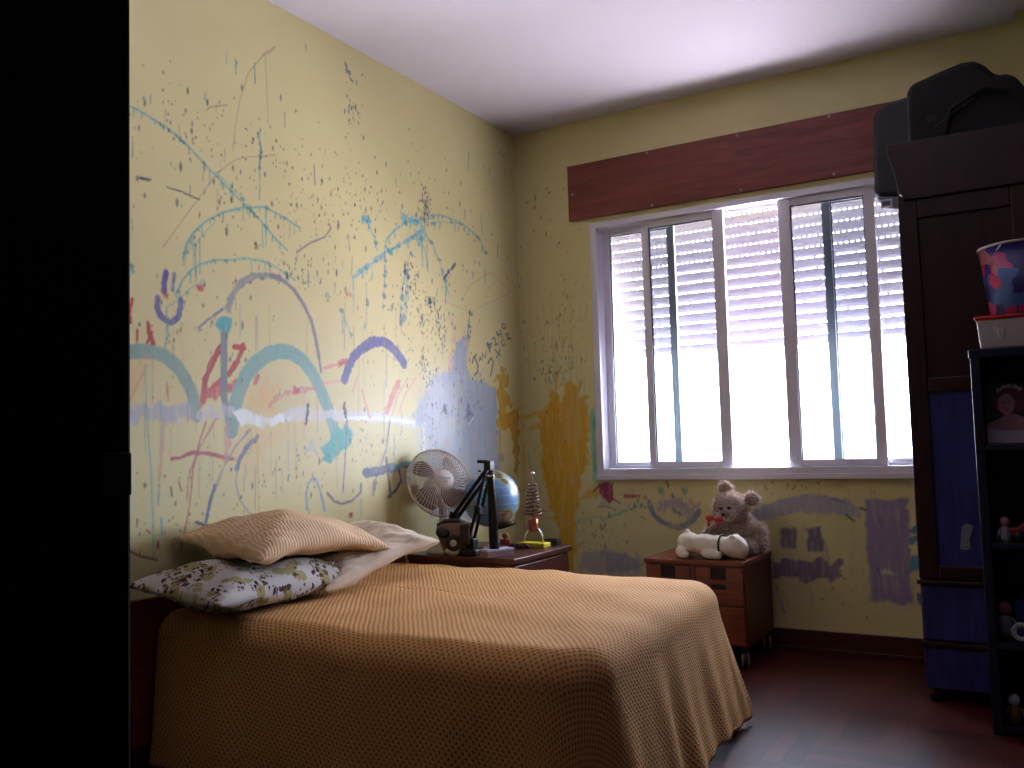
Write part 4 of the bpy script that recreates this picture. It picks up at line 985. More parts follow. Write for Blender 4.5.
struct('wall_front', MB().box(-.15, DX0-.03, YF-.15, YF, -.1, H+.1).box(DX1+.03, XR, YF-.15, YF, -.1, H+.1).box(DX0-.03, DX1+.03, YF-.15, YF, DZ+.03, H+.1), M_WALLDARK)
struct('ceiling', MB().box(-.15, XR+.15, YF-.15, .2, H, H+.12), M_CEIL)
struct('trim_1', MB().box(2.497, XR, -.10, .0, 0, H), M_WALL)      # boxed column in the corner
# hallway behind the doorway (where the photographer stands)
struct('wall_hall', MB().box(-.2, XR+.15, -5.85, -5.7, -.1, H+.1).box(-.35, -.15, -5.85, YF-.15, -.1, H+.1), M_HALL)
struct('ceiling_hall', MB().box(-.2, XR+.15, -5.85, YF-.15, H, H+.12), M_HALL)

def parquet():
    k = NT('dark_red_parquet'); tc = k.n('TexCoord'); mp = k.n('Mapping'); k.l(tc.outputs['Object'], mp.inputs[0])
    sp = k.n('SeparateXYZ'); k.l(mp.outputs[0], sp.inputs[0]); S = .30; n = 5
    fx = k.math('FLOOR', k.math('DIVIDE', sp.outputs[0], S)); fy = k.math('FLOOR', k.math('DIVIDE', sp.outputs[1], S))
    par = k.math('MODULO', k.math('ABSOLUTE', k.math('ADD', fx, fy)), 2)
    u = k.math('ADD', k.math('MULTIPLY', sp.outputs[0], k.math('SUBTRACT', 1, par)), k.math('MULTIPLY', sp.outputs[1], par))
    st = k.math('DIVIDE', u, S/n); si = k.math('FLOOR', st); fr = k.math('FRACT', st)
    cm = k.n('CombineXYZ'); k.l(k.math('ADD', si, k.math('MULTIPLY', par, 37)), cm.inputs[0]); k.l(fx, cm.inputs[1]); k.l(fy, cm.inputs[2])
    wn = k.n('TexWhiteNoise'); wn.noise_dimensions = '3D'; k.l(cm.outputs[0], wn.inputs['Vector'])
    no = k.n('TexNoise'); no.inputs['Scale'].default_value = 22; no.inputs['Detail'].default_value = 5; k.l(tc.outputs['Object'], no.inputs['Vector'])
    f = k.math('MULTIPLY_ADD', no.outputs['Fac'], .35, k.math('MULTIPLY', wn.outputs[0], .65))
    c = k.mix(f, lin((50, 16, 13)), lin((86, 33, 24)))
    gap = k.math('LESS_THAN', k.math('ABSOLUTE', k.math('SUBTRACT', fr, .5)), .475)
    k.l(k.mix(gap, lin((40, 14, 10)), c), k.b.inputs['Base Color'])
    k.b.inputs['Roughness'].default_value = .5; k.b.inputs['Specular IOR Level'].default_value = .15; k.bump(gap, .2, .002)
    return k.m
struct('floor', MB().box(-.3, XR+.15, -5.85, .2, -.1, 0), parquet())
struct('baseboard_back', MB().box(.012, 2.49, -.016, 0, 0, .098).box(.012, 2.49, -.022, 0, 0, .02), M_BASE, .003)
struct('baseboard_left', MB().box(0, .016, YF, 0, 0, .098), M_BASE, .003)
struct('baseboard_right', MB().box(XR-.016, XR, YF, -.1, 0, .098), M_BASE, .003)

# doorway: dark jamb and casing nearest the camera
dj = thing('door_1', 'x', 'y', (0, 0, 0)); del dj['label']; del dj['category']; dj['kind'] = 'structure'
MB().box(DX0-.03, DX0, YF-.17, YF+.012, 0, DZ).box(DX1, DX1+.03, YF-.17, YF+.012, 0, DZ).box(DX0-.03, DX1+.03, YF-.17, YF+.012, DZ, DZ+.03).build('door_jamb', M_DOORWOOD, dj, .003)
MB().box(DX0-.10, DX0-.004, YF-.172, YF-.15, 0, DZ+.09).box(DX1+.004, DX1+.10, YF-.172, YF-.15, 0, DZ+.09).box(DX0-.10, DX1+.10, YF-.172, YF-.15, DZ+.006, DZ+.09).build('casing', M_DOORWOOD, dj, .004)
MB().box(DX0, DX0+.003, YF-.014, YF+.010, .978, 1.008).build('strike_plate', mat('dull_bronze_plate', (26, 13, 12), .5, metal=.3), dj, .001)

# ---------------------------------------------------------------- window
win = thing('window_1', 'x', 'y', (0, 0, 0)); del win['label']; del win['category']; win['kind'] = 'structure'
def ring(mb, x0, x1, z0, z1, y0, y1, l, r, b, t):
    mb.box(x0, x0+l, y0, y1, z0, z1).box(x1-r, x1, y0, y1, z0, z1).box(x0+l, x1-r, y0, y1, z0, z0+b).box(x0+l, x1-r, y0, y1, z1-t, z1); return mb
fr = MB(); ring(fr, WX0, WX1, WZ0, WZ1, -.022, .11, .030, .03, .035, .03); fr.box(WX0-.012, WX1+.012, -.03, -.0, WZ0-.022, WZ0+.004)
fr.box(WX0+.03, WX1-.03, .040, .046, WZ0+.035, WZ0+.05).box(WX0+.03, WX1-.03, .040, .046, WZ1-.05, WZ1-.03)
fr.build('window_frame', M_WHITEFRAME, win, .003)
MB().box(WX0-.012, WX0, -.010, 0, WZ0, WZ1+.01).build('window_trim', M_WHITEFRAME, win, .002)
def glass():
    k = NT('window_glass'); tr = k.n('BsdfTransparent'); gl = k.n('BsdfGlossy'); gl.inputs['Roughness'].default_value = .02
    tr.inputs['Color'].default_value = (.93, .96, .97, 1)
    fz = k.n('Fresnel'); fz.inputs['IOR'].default_value = 1.45; mx = k.n('MixShader')
    k.l(fz.outputs[0], mx.inputs[0]); k.l(tr.outputs[0], mx.inputs[1]); k.l(gl.outputs[0], mx.inputs[2])
    k.l(mx.outputs[0], k.t.nodes['Material Output'].inputs['Surface']); return k.m
M_GLASS = glass()
def sash(x0, x1, y0, y1, ls, rs, seal):
    m = MB(); ring(m, x0, x1, WZ0+.036, WZ1-.031, y0, y1, ls, rs, .03, .035)
    o = m.build('sash', M_WHITEFRAME, win, .003)
    q = MB(); ym = (y0+y1)/2
    q.box(x0+ls, x1-rs, ym-.002, ym+.002, WZ0+.066, WZ1-.066)
    q.build('pane', M_GLASS, o)
    s = MB(); t = .006
    ring(s, x0+ls-.001, x1-rs+.001, WZ0+.065, WZ1-.065, ym-.006, ym+.008, t, t, t*.6, t)
    if seal == 'r': s.box(x1-rs+.002, x1+.004, y0-.004, y0, WZ0+.045, WZ1-.06)
    if seal == 'l': s.box(x0-.004, x0+ls-.002, y0-.004, y0, WZ0+.045, WZ1-.06)
    s.build('seal', M_DARKSEAL, o)
    return o
sash(.748, 1.185, .004, .036, .038, .055, '')
sash(1.455, 1.892, .004, .036, .058, .045, '')
sash(WX0+.032, .905, .052, .084, .04, .034, 'r')
sash(1.655, WX1-.032, .052, .084, .034, .04, 'l')

# board that closes the shutter box above the window
pb = thing('shutter_box_board', 'long red-brown wooden board fixed above the window over the shutter box', 'board', (1.33, 0, 2.2))
MB().box(-.985, .98, -.024, -.001, 0, .302).build('board', M_PELMET, pb, .002)
for (x, z) in ((0.811, 2.49), (1.285, 2.489), (1.722, 2.497), (0.827, 2.207), (1.292, 2.207), (1.73, 2.214), (0.36, 2.343)):
    x += .012 if x < .4 else 0
    z = min(max(z, 2.212), 2.49)
    MB().lathe([(0, 0), (.007, .0), (.006, .004), (0, .005)], 10, T(x-1.33, -.0235, z-2.2) @ R(PI/2)).build('screw', M_SCREW, pb)

def pvc():
    k = NT('white_shutter_plastic'); d = k.n('BsdfDiffuse'); t = k.n('BsdfTranslucent'); mx = k.n('MixShader')
    no = k.n('TexNoise'); no.inputs['Scale'].default_value = 6
    c = k.mix(no.outputs['Fac'], (.20, .18, .215), (.235, .215, .25)); k.l(c, d.inputs[0]); k.l(c, t.inputs[0])
    mx.inputs[0].default_value = .012; k.l(d.outputs[0], mx.inputs[1]); k.l(t.outputs[0], mx.inputs[2])
    k.l(mx.outputs[0], k.t.nodes['Material Output'].inputs['Surface']); return k.m
M_PVC = pvc()
sh = thing('roller_shutter', 'pale roller shutter with perforated slats, half lowered outside the window', 'shutter', (1.345, .222, 1.46))
p = .0545
for i in range(15):
    zt = 2.262-i*p
    xl = WX0-.012+max(0, 2.14-zt)*.17; xr = WX1+.02; m = MB(); n = 44
    prof = [(-.002, 0), (.0045, .010), (.007, .022), (.006, .034), (.001, .0425)]
    base = zt-p+.0035; low = i > 6
    lift = .0065 if low else .0085                              # the lower slats hang a little further apart
    for a, b in zip(prof[:-1], prof[1:]):
        k0, k1 = (1 if q_[1] < .04 else (p-lift*.55)/.0425 for q_ in (a, b))
        m.add([(xl-1.345, -a[0], base+a[1]*k0-1.46), (xr-1.345, -a[0], base+a[1]*k0-1.46), (xr-1.345, -b[0], base+b[1]*k1-1.46), (xl-1.345, -b[0], base+b[1]*k1-1.46)], [(0, 1, 2, 3)], True)
    x = xl; bridge, slot = (.012, .085) if low else (.013, .014)     # little bridges between the light slots
    while x < xr:
        m.box(x-1.345, min(x+bridge, xr)-1.345, -.001, .001, base+p-lift*.55-.0005-1.46, base+p-1.46+.0005); x += bridge+slot
    m.build('slat', M_PVC, sh)

# ---------------------------------------------------------------- bed
def cloth_mat(name, rgb, rough=.85, scale=180, bump=.15):
    return mat(name, rgb, rough, .08, scale, bump, spec=.2)
bed = thing('bed', 'double bed with a low dark wooden headboard against the paint-splashed wall', 'bed', (.75, -1.78, 0))
M_BEDWOOD = wood('bed_wood', (110, 52, 34), (140, 72, 48), .4, 'Y')
MB().box(-.744, -.722, -.80, .66, .10, .548).build('headboard', M_BEDWOOD, bed, .006)
MB().box(-.718, .62, -.62, .62, .16, .26).build('bed_base', M_BEDWOOD, bed, .006)
MB().box(-.718, .62, -.63, .63, .262, .472).build('mattress', cloth_mat('mattress_cloth', (200, 190, 180)), bed, .04, 4)
for x in (-.62, .54):
    for y in (-.55, .55): MB().box(x-.03, x+.03, y-.03, y+.03, 0, .16).build('leg', M_BEDWOOD, bed, .004)

def crochet():
    k = NT('peach_crochet_cotton'); uv = k.n('UVMap'); mp = k.n('Mapping'); mp.inputs['Scale'].default_value = (340, 290, 1); mp.inputs['Rotation'].default_value = (0, 0, .06)
    k.l(uv.outputs[0], mp.inputs[0]); sp = k.n('SeparateXYZ'); k.l(mp.outputs[0], sp.inputs[0])
    nz = k.n('TexNoise'); nz.inputs['Scale'].default_value = 7; nz.inputs['Detail'].default_value = 3; k.l(uv.outputs[0], nz.inputs['Vector'])
    wob = k.math('MULTIPLY', nz.outputs['Fac'], 3.0)
    h = k.math('MULTIPLY', k.math('COSINE', k.math('ADD', sp.outputs[0], wob)), k.math('COSINE', k.math('ADD', sp.outputs[1], wob)))
    hole = k.n('MapRange'); hole.inputs['From Min'].default_value = .05; hole.inputs['From Max'].default_value = .75; k.l(h, hole.inputs['Value'])
    n2 = k.n('TexNoise'); n2.inputs['Scale'].default_value = 300; k.l(uv.outputs[0], n2.inputs['Vector'])
    yarn = k.mix(n2.outputs['Fac'], lin((222, 160, 98)), lin((240, 186, 124)))
    k.l(k.mix(k.math('MULTIPLY', hole.outputs[0], .62), yarn, lin((128, 68, 32))), k.b.inputs['Base Color'])
    k.b.inputs['Roughness'].default_value = .9; k.b.inputs['Specular IOR Level'].default_value = .15
    k.bump(k.math('SUBTRACT', 1, hole.outputs[0]), .45, .005)
    return k.m
def bedspread():
    # plan outline of the top, from the head on the near side, round the foot, back to the head on the far side
    ctrl = [((.032, -2.43), 1), ((1.575, -2.46), 1), ((1.475, -1.14), 1), ((.032, -1.13), 1)]
    A, B, Cc, D = [Vector(c[0]) for c in ctrl]; rad = (.16, .12)
    out = []; nor = []
    def seg(a, b, n):
        d = (b-a).normalized(); nn = Vector((d.y, -d.x))
        for i in range(n): out.append(a+(b-a)*(i/n)); nor.append(nn)
    def corner(a, c, b, r, n):
        d1 = (c-a).normalized(); d2 = (b-c).normalized(); n1 = Vector((d1.y, -d1.x)); n2 = Vector((d2.y, -d2.x))
        ang = math.acos(max(-1, min(1, n1.dot(n2)))); tt = r*math.tan(ang/2); p0 = c-d1*tt; ctr = p0-n1*r
        for i in range(n):
            t = i/n; m = (n1*math.sin((1-t)*ang)+n2*math.sin(t*ang))/math.sin(ang); out.append(ctr+m*r); nor.append(m)
        return p0, c+d2*tt
    def tangents(a, c, b, r):
        d1 = (c-a).normalized(); d2 = (b-c).normalized(); ang = math.acos(d1.dot(d2)); tt = r*math.tan(ang/2); return c-d1*tt, c+d2*tt
    b0, b1 = tangents(A, B, Cc, rad[0]); c0, c1 = tangents(B, Cc, D, rad[1])
    seg(A, b0, 110); corner(A, B, Cc, rad[0], 34); seg(b1, c0, 90); corner(B, Cc, D, rad[1], 26); seg(c1, D, 90); out.append(D); nor.append(nor[-1])
    n = len(out); vs = []; uvs = []; layers = []
    spine = [Vector((min(max(o.x, .032), .95), -1.79)) for o in out]
    er = .085
    def top_z(x, y): 
        return .497 + .012*noise.noise((x*3.1, y*3.3, 1)) + .007*noise.noise((x*8, y*6, 4)) + .010*math.exp(-((x-.55)**2/.3+(y+1.7)**2/.25))
    for j in range(46):
        t = j/45
        row = []
        for i in range(n):
            q = spine[i].lerp(out[i]-nor[i]*er, t); vs.append((q.x, q.y, top_z(q.x, q.y))); uvs.append((q.x, q.y)); row.append(len(vs)-1)
        layers.append(row)
    # edge roll and hanging skirt
    for j in range(1, 9):
        a = j/8*PI/2; row = []
        for i in range(n):
            o = out[i]-nor[i]*er; q = o+nor[i]*er*math.sin(a); u = o+nor[i]*er*a
            vs.append((q.x, q.y, top_z(o.x, o.y)-er*(1-math.cos(a)))); uvs.append((u.x, u.y)); row.append(len(vs)-1)
        layers.append(row)
    arc = 0; S = []
    for i in range(n):
        if i: arc += (out[i]-out[i-1]).length
        S.append(arc)
    JN = 34
    for j in range(1, JN+1):
        row = []
        for i in range(n):
            far = nor[i].y > .6
            foot = max(0, nor[i].x); corner_ = max(0, 1-abs(abs(nor[i].y)-.62)/.45)*(nor[i].x > .1)
            zt = top_z(out[i].x, out[i].y)-er; zb = .035+.02*noise.noise((S[i]*2, 3, 0))
            if nor[i].y > .5: zb = .07+(.30)*smst((nor[i].y-.75)/.25)
            t = j/JN; d = (zt-zb)*t
            fl = (.035+.075*foot**1.0*(.55+.6*max(0, nor[i].y)))*t**1.15
            if far: fl *= .1
            wv = (.008*math.sin(S[i]*24)+.006*math.sin(S[i]*39+1.3)+.024*noise.noise((S[i]*6, t*.8, 2)))*t*(.2 if far and nor[i].x < .3 else 1)
            if nor[i].x < .2 and nor[i].y > .7: fl = 0; wv = min(wv, 0)*.3
            q = out[i]+nor[i]*(fl+wv); u = out[i]+nor[i]*(er*.57+d)
            vs.append((q.x, q.y, zt-d)); uvs.append((u.x, u.y)); row.append(len(vs)-1)
        layers.append(row)
    fs = []
    for r0, r1 in zip(layers[:-1], layers[1:]):
        for i in range(n-1): fs.append((r0[i], r1[i], r1[i+1], r0[i+1]))
    me = bpy.data.meshes.new('bedspread'); me.from_pydata(vs, [], fs); me.update()
    uvl = me.uv_layers.new(name='UVMap'); li = np.zeros(len(me.loops), np.int32); me.loops.foreach_get('vertex_index', li)
    uvl.data.foreach_set('uv', np.array(uvs, np.float32)[li].ravel())
    me.polygons.foreach_set('use_smooth', [True]*len(me.polygons)); me.materials.append(crochet())
    o = bpy.data.objects.new('bedspread', me); C.objects.link(o)
    q = o.modifiers.new('thick', 'SOLIDIFY'); q.thickness = .006; q.offset = -1
    return o
def smst(x): x = max(0, min(1, x)); return x*x*(3-2*x)
tag(bedspread(), 'peach crocheted bedspread with small holes draped over the bed to the floor', 'bedspread')

def pillow(name, w_, d_, h_, m, loc, rot, seed, label, ears=.06, wr=.006, droop=0):
    nu, nv = 84, 56; vs = []; fs = []
    for s_ in (1, -1):
        for i in range(nu+1):
            for j in range(nv+1):
                u = -1+2*i/nu; v = -1+2*j/nv
                f = max(0, (1-abs(u)**2.4)*(1-abs(v)**2.2))**.5
                x = w_/2*u*(1-ears*(1-v*v)*.9); y = d_/2*v*(1-ears*1.4*(1-u*u))
                nz = noise.noise((u*2.2+seed, v*1.8, seed*.7))*.10*h_
                fold = wr*noise.noise((u*5+seed, v*11+u*4, s_*3))*(.35+1.3*abs(u)**2)*f**.4 + wr*.6*math.sin(v*17+u*9+3*noise.noise((u*3, v*3, seed)))*f**.5*abs(u)
                z = s_*(h_/2*f*(1 if s_ > 0 else .75)+(nz+fold)*(f > 0)*min(1, f*3)) + .012*noise.noise((u*1.5, v*1.5, seed+9)) - droop*u*u
                vs.append((x, y, z))
        o = 0 if s_ > 0 else (nu+1)*(nv+1)
        for i in range(nu):
            for j in range(nv):
                a = o+i*(nv+1)+j; q = (a, a+nv+1, a+nv+2, a+1); fs.append(q if s_ > 0 else q[::-1])
    b = MB(); b.add(vs, fs, True); o = b.build(name, m); o.location = loc; o.rotation_euler = rot
    wd = o.modifiers.new('weld', 'WELD'); wd.merge_threshold = .0006
    return tag(o, label, 'pillow', 'pillows at the head of the bed')
def floral():
    k = NT('floral_pillow_cotton'); tc = k.n('TexCoord'); base = lin((206, 198, 196))
    def spots(scale, thr, off):
        mp = k.n('Mapping'); mp.inputs['Location'].default_value = (off, off*.7, 0); mp.inputs['Scale'].default_value = (1, 1, .5); k.l(tc.outputs['Object'], mp.inputs[0])
        nz = k.n('TexNoise'); nz.inputs['Scale'].default_value = 30; k.l(mp.outputs[0], nz.inputs['Vector'])
        ad = k.n('MixRGB', blend_type='ADD'); ad.inputs[0].default_value = .03; k.l(mp.outputs[0], ad.inputs[1]); k.l(nz.outputs['Color'], ad.inputs[2])
        vo = k.n('TexVoronoi'); vo.inputs['Scale'].default_value = scale; k.l(ad.outputs[0], vo.inputs['Vector'])
        return k.math('LESS_THAN', vo.outputs['Distance'], thr)
    c = k.mix(spots(20, .42, 3), base, lin((172, 158, 112)))
    big = k.n('TexVoronoi'); big.inputs['Scale'].default_value = 13; k.l(tc.outputs['Object'], big.inputs['Vector'])
    near = k.math('LESS_THAN', big.outputs['Distance'], .52)
    c = k.mix(k.math('MULTIPLY', spots(50, .36, 1.3), near), c, lin((66, 48, 66)))
    c = k.mix(k.math('MULTIPLY', spots(60, .3, 8), near), c, lin((120, 92, 60)))
    k.l(c, k.b.inputs['Base Color']); k.b.inputs['Roughness'].default_value = .85; k.b.inputs['Specular IOR Level'].default_value = .2
    return k.m
def striped():
    k = NT('peach_seersucker'); tc = k.n('TexCoord'); mp = k.n('Mapping'); mp.inputs['Rotation'].default_value = (0, 0, .12); k.l(tc.outputs['Object'], mp.inputs[0])
    wv = k.n('TexWave'); wv.inputs['Scale'].default_value = 24; wv.inputs['Distortion'].default_value = 2.2; wv.inputs['Detail'].default_value = 2; wv.inputs['Detail Scale'].default_value = 2
    k.l(mp.outputs[0], wv.inputs['Vector'])
    k.l(k.mix(wv.outputs['Fac'], lin((236, 194, 150)), lin((244, 210, 172))), k.b.inputs['Base Color'])
    k.b.inputs['Roughness'].default_value = .85; k.b.inputs['Specular IOR Level'].default_value = .2; k.bump(wv.outputs['Fac'], .4, .004); return k.m
pillow('pillow', .70, .40, .155, floral(), (.228, -2.205, .575), (.10, .02, PI/2+.05), 2.3, 'white pillow with a dark floral print lying nearest the door', wr=.010)
pillow('pillow', .58, .40, .13, cloth_mat('cream_pillow_cotton', (240, 218, 194), scale=60), (.255, -1.765, .616), (.16, -.20, PI/2-.12), 5.1, 'plain cream pillow lying flat beside the fan', wr=.012)
pillow('pillow', .63, .42, .155, striped(), (.222, -2.04, .710), (.12, .06, PI/2-.02), 8.7, 'peach striped pillow resting on top of the two others', ears=.1, wr=.010, droop=.035)

# ---------------------------------------------------------------- nightstand and what stands on it
ns = thing('nightstand', 'dark red wooden nightstand between the bed and the window wall', 'nightstand', (.28, -.815, 0))
MB().box(-.276, .285, -.268, .27, .495, .52).build('top', M_NIGHT, ns, .004)
MB().box(-.27, .262, -.262, .262, .06, .494).build('body', M_NIGHT, ns, .004)
for z0, z1 in ((.285, .485), (.075, .275)):
    d = MB().box(.263, .275, -.25, .25, z0, z1).build('drawer', M_NIGHT, ns, .004)
    MB().ell((.288, 0, (z0+z1)/2), (.013, .016, .016)).build('knob', M_NIGHT, d)
for x in (-.24, .24):
    for y in (-.24, .24): MB().box(x-.02, x+.02, y-.02, y+.02, 0, .06).build('leg', M_NIGHT, ns)

# table fan
F0 = Vector((.135, -.985, .52))
fan = thing('table_fan', 'cream table fan with brown blades behind a round wire grille', 'fan', F0)
hc = Vector((.125, -.985, .835))-F0; FM = T(*hc) @ frame((.86, -.46, .36))
MB().lathe([(0, 0), (.075, 0), (.078, .012), (.06, .026), (.024, .04), (.016, .06), (.015, .2), (0, .2)], 28).build('base', M_FANWHITE, fan)
MB().tube([(0, 0, .19), tuple(hc*.75+Vector((-.02, .01, .03))), tuple(FM @ Vector((0, 0, -.06)))], .014).build('neck', M_FANWHITE, fan)
MB().lathe([(0, -.115), (.03, -.112), (.045, -.09), (.048, -.05), (0, -.045)], 24, FM).build('motor_housing', M_FANWHITE, fan)
g = MB()
g.tube([FM @ Vector((.158*math.cos(a), .158*math.sin(a), 0)) for a in [2*PI*i/56 for i in range(56)]], .0055, 8, closed=True)
for rr, zz in ((.13, .030), (.048, .047)): g.tube([FM @ Vector((rr*math.cos(a), rr*math.sin(a), zz)) for a in [2*PI*i/48 for i in range(48)]], .0018, 5, closed=True)
for s_ in (1, -1):
    for i in range(60):
        a = 2*PI*i/60; pts = []
        for t in (0, .25, .5, .75, 1):
            r_ = .046+.112*t; b = a+s_*.42*t; pts.append(FM @ Vector((r_*math.cos(b), r_*math.sin(b), s_*.047*math.sqrt(max(0, 1-t**2.6)))))
        g.tube(pts, .0019, 4, cap=False)
g.build('grille', M_FANWHITE, fan)
hub = MB().lathe([(0, .038), (.046, .038), (.048, .047), (.040, .052), (0, .054)], 28, FM).build('hub_cap', M_FANHUB, fan)
MB().tube([FM @ Vector(p) for p in ((-.030, .006, .0535), (-.020, .013, .054), (-.012, .003, .054), (-.002, .010, .0545), (.008, .001, .0545), (.018, .006, .054), (.026, -.002, .0535))], .0011, 5).tube([FM @ Vector(p) for p in ((-.006, -.012, .0542), (.006, -.010, .0542), (.014, -.015, .054))], .0011, 5).build('lettering', mat('grey_print', (140, 128, 136), .6), hub)
for k in range(4):
    m = MB(); vs = []; nu, nv = 10, 8; a0 = k*PI/2+.5
    for i in range(nu+1):
        for j in range(nv+1):
            t = i/nu; r_ = .03+.108*t; wv = .62*(1-.25*(2*t-1)**2)*min(1, .6+t*1.6)*(1 if t < .9 else 1-(t-.9)*2.5); b = a0+(j/nv-.5)*wv*1.55+t*.35
            vs.append((r_*math.cos(b), r_*math.sin(b), -.012+.026*(j/nv-.5)))
    fs = [(i*(nv+1)+j, (i+1)*(nv+1)+j, (i+1)*(nv+1)+j+1, i*(nv+1)+j+1) for i in range(nu) for j in range(nv)]
    m.add(vs, fs, True, FM); o = m.build('blade', M_FANBLADE, fan); q = o.modifiers.new('s', 'SOLIDIFY'); q.thickness = .002

# black articulated desk lamp, folded
LY = -1.02
bx_, bz_ = (0.312, 0.517)
lamp = thing('desk_lamp', 'black folding arm desk lamp with its long head hanging straight down', 'lamp', (bx_, LY, .52))
def LP(p, dy=0): return (p[0]-bx_, dy, p[1]-.52)
J = (0.415, 0.909); E1 = (0.353, 0.717); B1 = (0.308, 0.534); AE = (0.225, 0.694); TT = (0.427, 0.869); TB = (0.437, 0.551); KN = (0.354, 0.925)
MB().box(-.055, .045, -.04, .04, 0, .028).box(-.02, .022, -.022, .022, .028, .075).build('base', M_BLACKMETAL, lamp, .006)
for dy, ox in ((-.012, -.005), (.012, .007)):
    MB().tube([(LP(B1)[0]+ox, dy, .06), (LP(E1)[0]+ox, dy, LP(E1)[2]), (LP(J)[0]+ox, dy, LP(J)[2])], .0070, 8).build('lower_arm', M_BLACKMETAL, lamp)
    MB().tube([(LP(J)[0]+ox*1.4, dy, LP(J)[2]-.012), (LP(AE)[0]+ox*1.4, dy, LP(AE)[2]-.012)], .0085, 8).build('upper_arm', M_BLACKMETAL, lamp)
q = LP(J); MB().box(q[0]-.018, q[0]+.015, -.020, .020, q[2]-.020, q[2]+.022).tube([(q[0]-.01, 0, q[2]+.018), (LP(KN)[0], 0, q[2]+.020)], .008, 8).build('joint', M_BLACKMETAL, lamp, .005)
q = LP(E1); MB().box(q[0]-.013, q[0]+.015, -.018, .018, q[2]-.02, q[2]+.02).build('joint', M_BLACKMETAL, lamp, .004)
q = LP(AE); MB().lathe([(0, -.017), (.019, -.017), (.022, -.008), (.022, .008), (.019, .017), (0, .017)], 18, T(q[0], 0, q[2]-.008) @ R(PI/2)).tube([(q[0]-.0, .02, q[2]), (q[0]-.035, .02, q[2]+.008)], .006, 8).build('joint', M_BLACKMETAL, lamp)
ux, uz = LP(TT)[0], LP(TT)[2]; vx, vz = LP(TB)[0], LP(TB)[2]
hd = MB().tube([(ux, -.012, uz+.01), (ux, -.012, uz-.02), (vx, -.012, vz)], [.012, .016, .022], 16).build('lamp_head', M_BLACKMETAL, lamp)
MB().lathe([(.012, 0), (.0165, 0), (.0165, .008), (.012, .008)], 16, T(ux, -.012, uz-.006)).build('bright_band', M_CHROME, hd)['label'] = 'bright metal band'

# globe
GX, GZ = (0.284, 0.752)
gl = thing('globe', 'pale blue globe on a dark stand behind the black lamp', 'globe', (GX, -.80, .52))
def globe_mat():
    k = NT('globe_print'); tc = k.n('TexCoord'); no = k.n('TexNoise'); no.inputs['Scale'].default_value = 9; no.inputs['Detail'].default_value = 5
    mp = k.n('Mapping'); mp.inputs['Location'].default_value = (.31, .1, .22); k.l(tc.outputs['Object'], mp.inputs[0]); k.l(mp.outputs[0], no.inputs['Vector'])
    cr = k.n('ValToRGB'); cr.color_ramp.interpolation = 'CONSTANT'; e = cr.color_ramp.elements
    e[0].color = (*lin((124, 164, 206)), 1); e[1].position = .55; e[1].color = (*lin((178, 172, 130)), 1)
    x = e.new(.60); x.color = (*lin((120, 112, 84)), 1); x = e.new(.66); x.color = (*lin((196, 150, 130)), 1)
    k.l(no.outputs['Fac'], cr.inputs[0])
    sp = k.n('SeparateXYZ'); k.l(tc.outputs['Object'], sp.inputs[0])
    ln = k.math('LESS_THAN', k.math('ABSOLUTE', k.math('SUBTRACT', k.math('FRACT', k.math('MULTIPLY', sp.outputs[2], 26)), .5)), .03)
    k.l(k.mix(k.math('MULTIPLY', ln, .5), cr.outputs[0], lin((230, 236, 244))), k.b.inputs['Base Color']); k.b.inputs['Roughness'].default_value = .3; return k.m
GR = .131; tilt = T(0, 0, GZ-.52) @ R(.1, -.40)
MB().ell((0, 0, 0), GR, tilt, 40, 24).build('sphere', globe_mat(), gl)
MB().tube([tilt @ Vector((-(GR+.008)*math.cos(a)*.35-.0, -(GR+.008)*math.cos(a)*-.94, (GR+.008)*math.sin(a))) for a in [(-PI/2+PI*i/24) for i in range(25)]], .005, 8).build('meridian_arm', M_BLACK, gl)
b0 = tilt @ Vector((0, 0, -GR-.006))
MB().lathe([(0, -.012), (.055, -.008), (.058, .004), (.02, .010), (0, .010)], 24, T(*b0) @ R(0, -.3)).build('cup', M_BLACK, gl)
MB().tube([(0, 0, .01), (0, 0, b0.z-.005)], .013, 12).lathe([(0, 0), (.075, 0), (.075, .008), (.05, .016), (0, .018)], 28).build('stand', M_BLACK, gl)

# wire tower toy
TX, TY = (0.43, -0.672)
tw = thing('wire_tower', 'copper wire tower with stacked rings on a yellow base at the corner of the nightstand', 'ornament', (TX, TY, .52))
M_COPPER = mat('copper', (186, 112, 84), .3, metal=.9); M_BROWNWIRE = mat('dark_copper_wire', (96, 52, 44), .4, metal=.4)
MB().box(-.072, .072, -.035, .035, 0, .022).build('base', mat('yellow_plastic', (222, 200, 40), .45), tw, .004)
for s_ in (-1, 1): MB().tube([(s_*.052, 0, .022), (s_*.045, 0, .055), (s_*.026, 0, .082), (s_*.012, 0, .088)], .0045, 8).build('leg', M_CHROME, tw)
MB().lathe([(0, .07), (.022, .07), (.024, .076), (.024, .125), (.018, .132), (0, .132)], 20).build('cylinder', M_COPPER, tw)
MB().tube([(0, 0, .13), (0, 0, .335)], .0022, 6).build('rod', M_BROWNWIRE, tw)
for k in range(9):
    z = .155+k*.0165; r_ = .040-.0026*k
    MB().tube([(r_*math.cos(a), r_*math.sin(a), z+.004*math.sin(a*2+k)) for a in [2*PI*i/24 for i in range(24)]], .0028, 6, closed=True).tube([(-r_, 0, z), (r_, 0, z)], .0016, 5).build('ring', M_BROWNWIRE, tw)
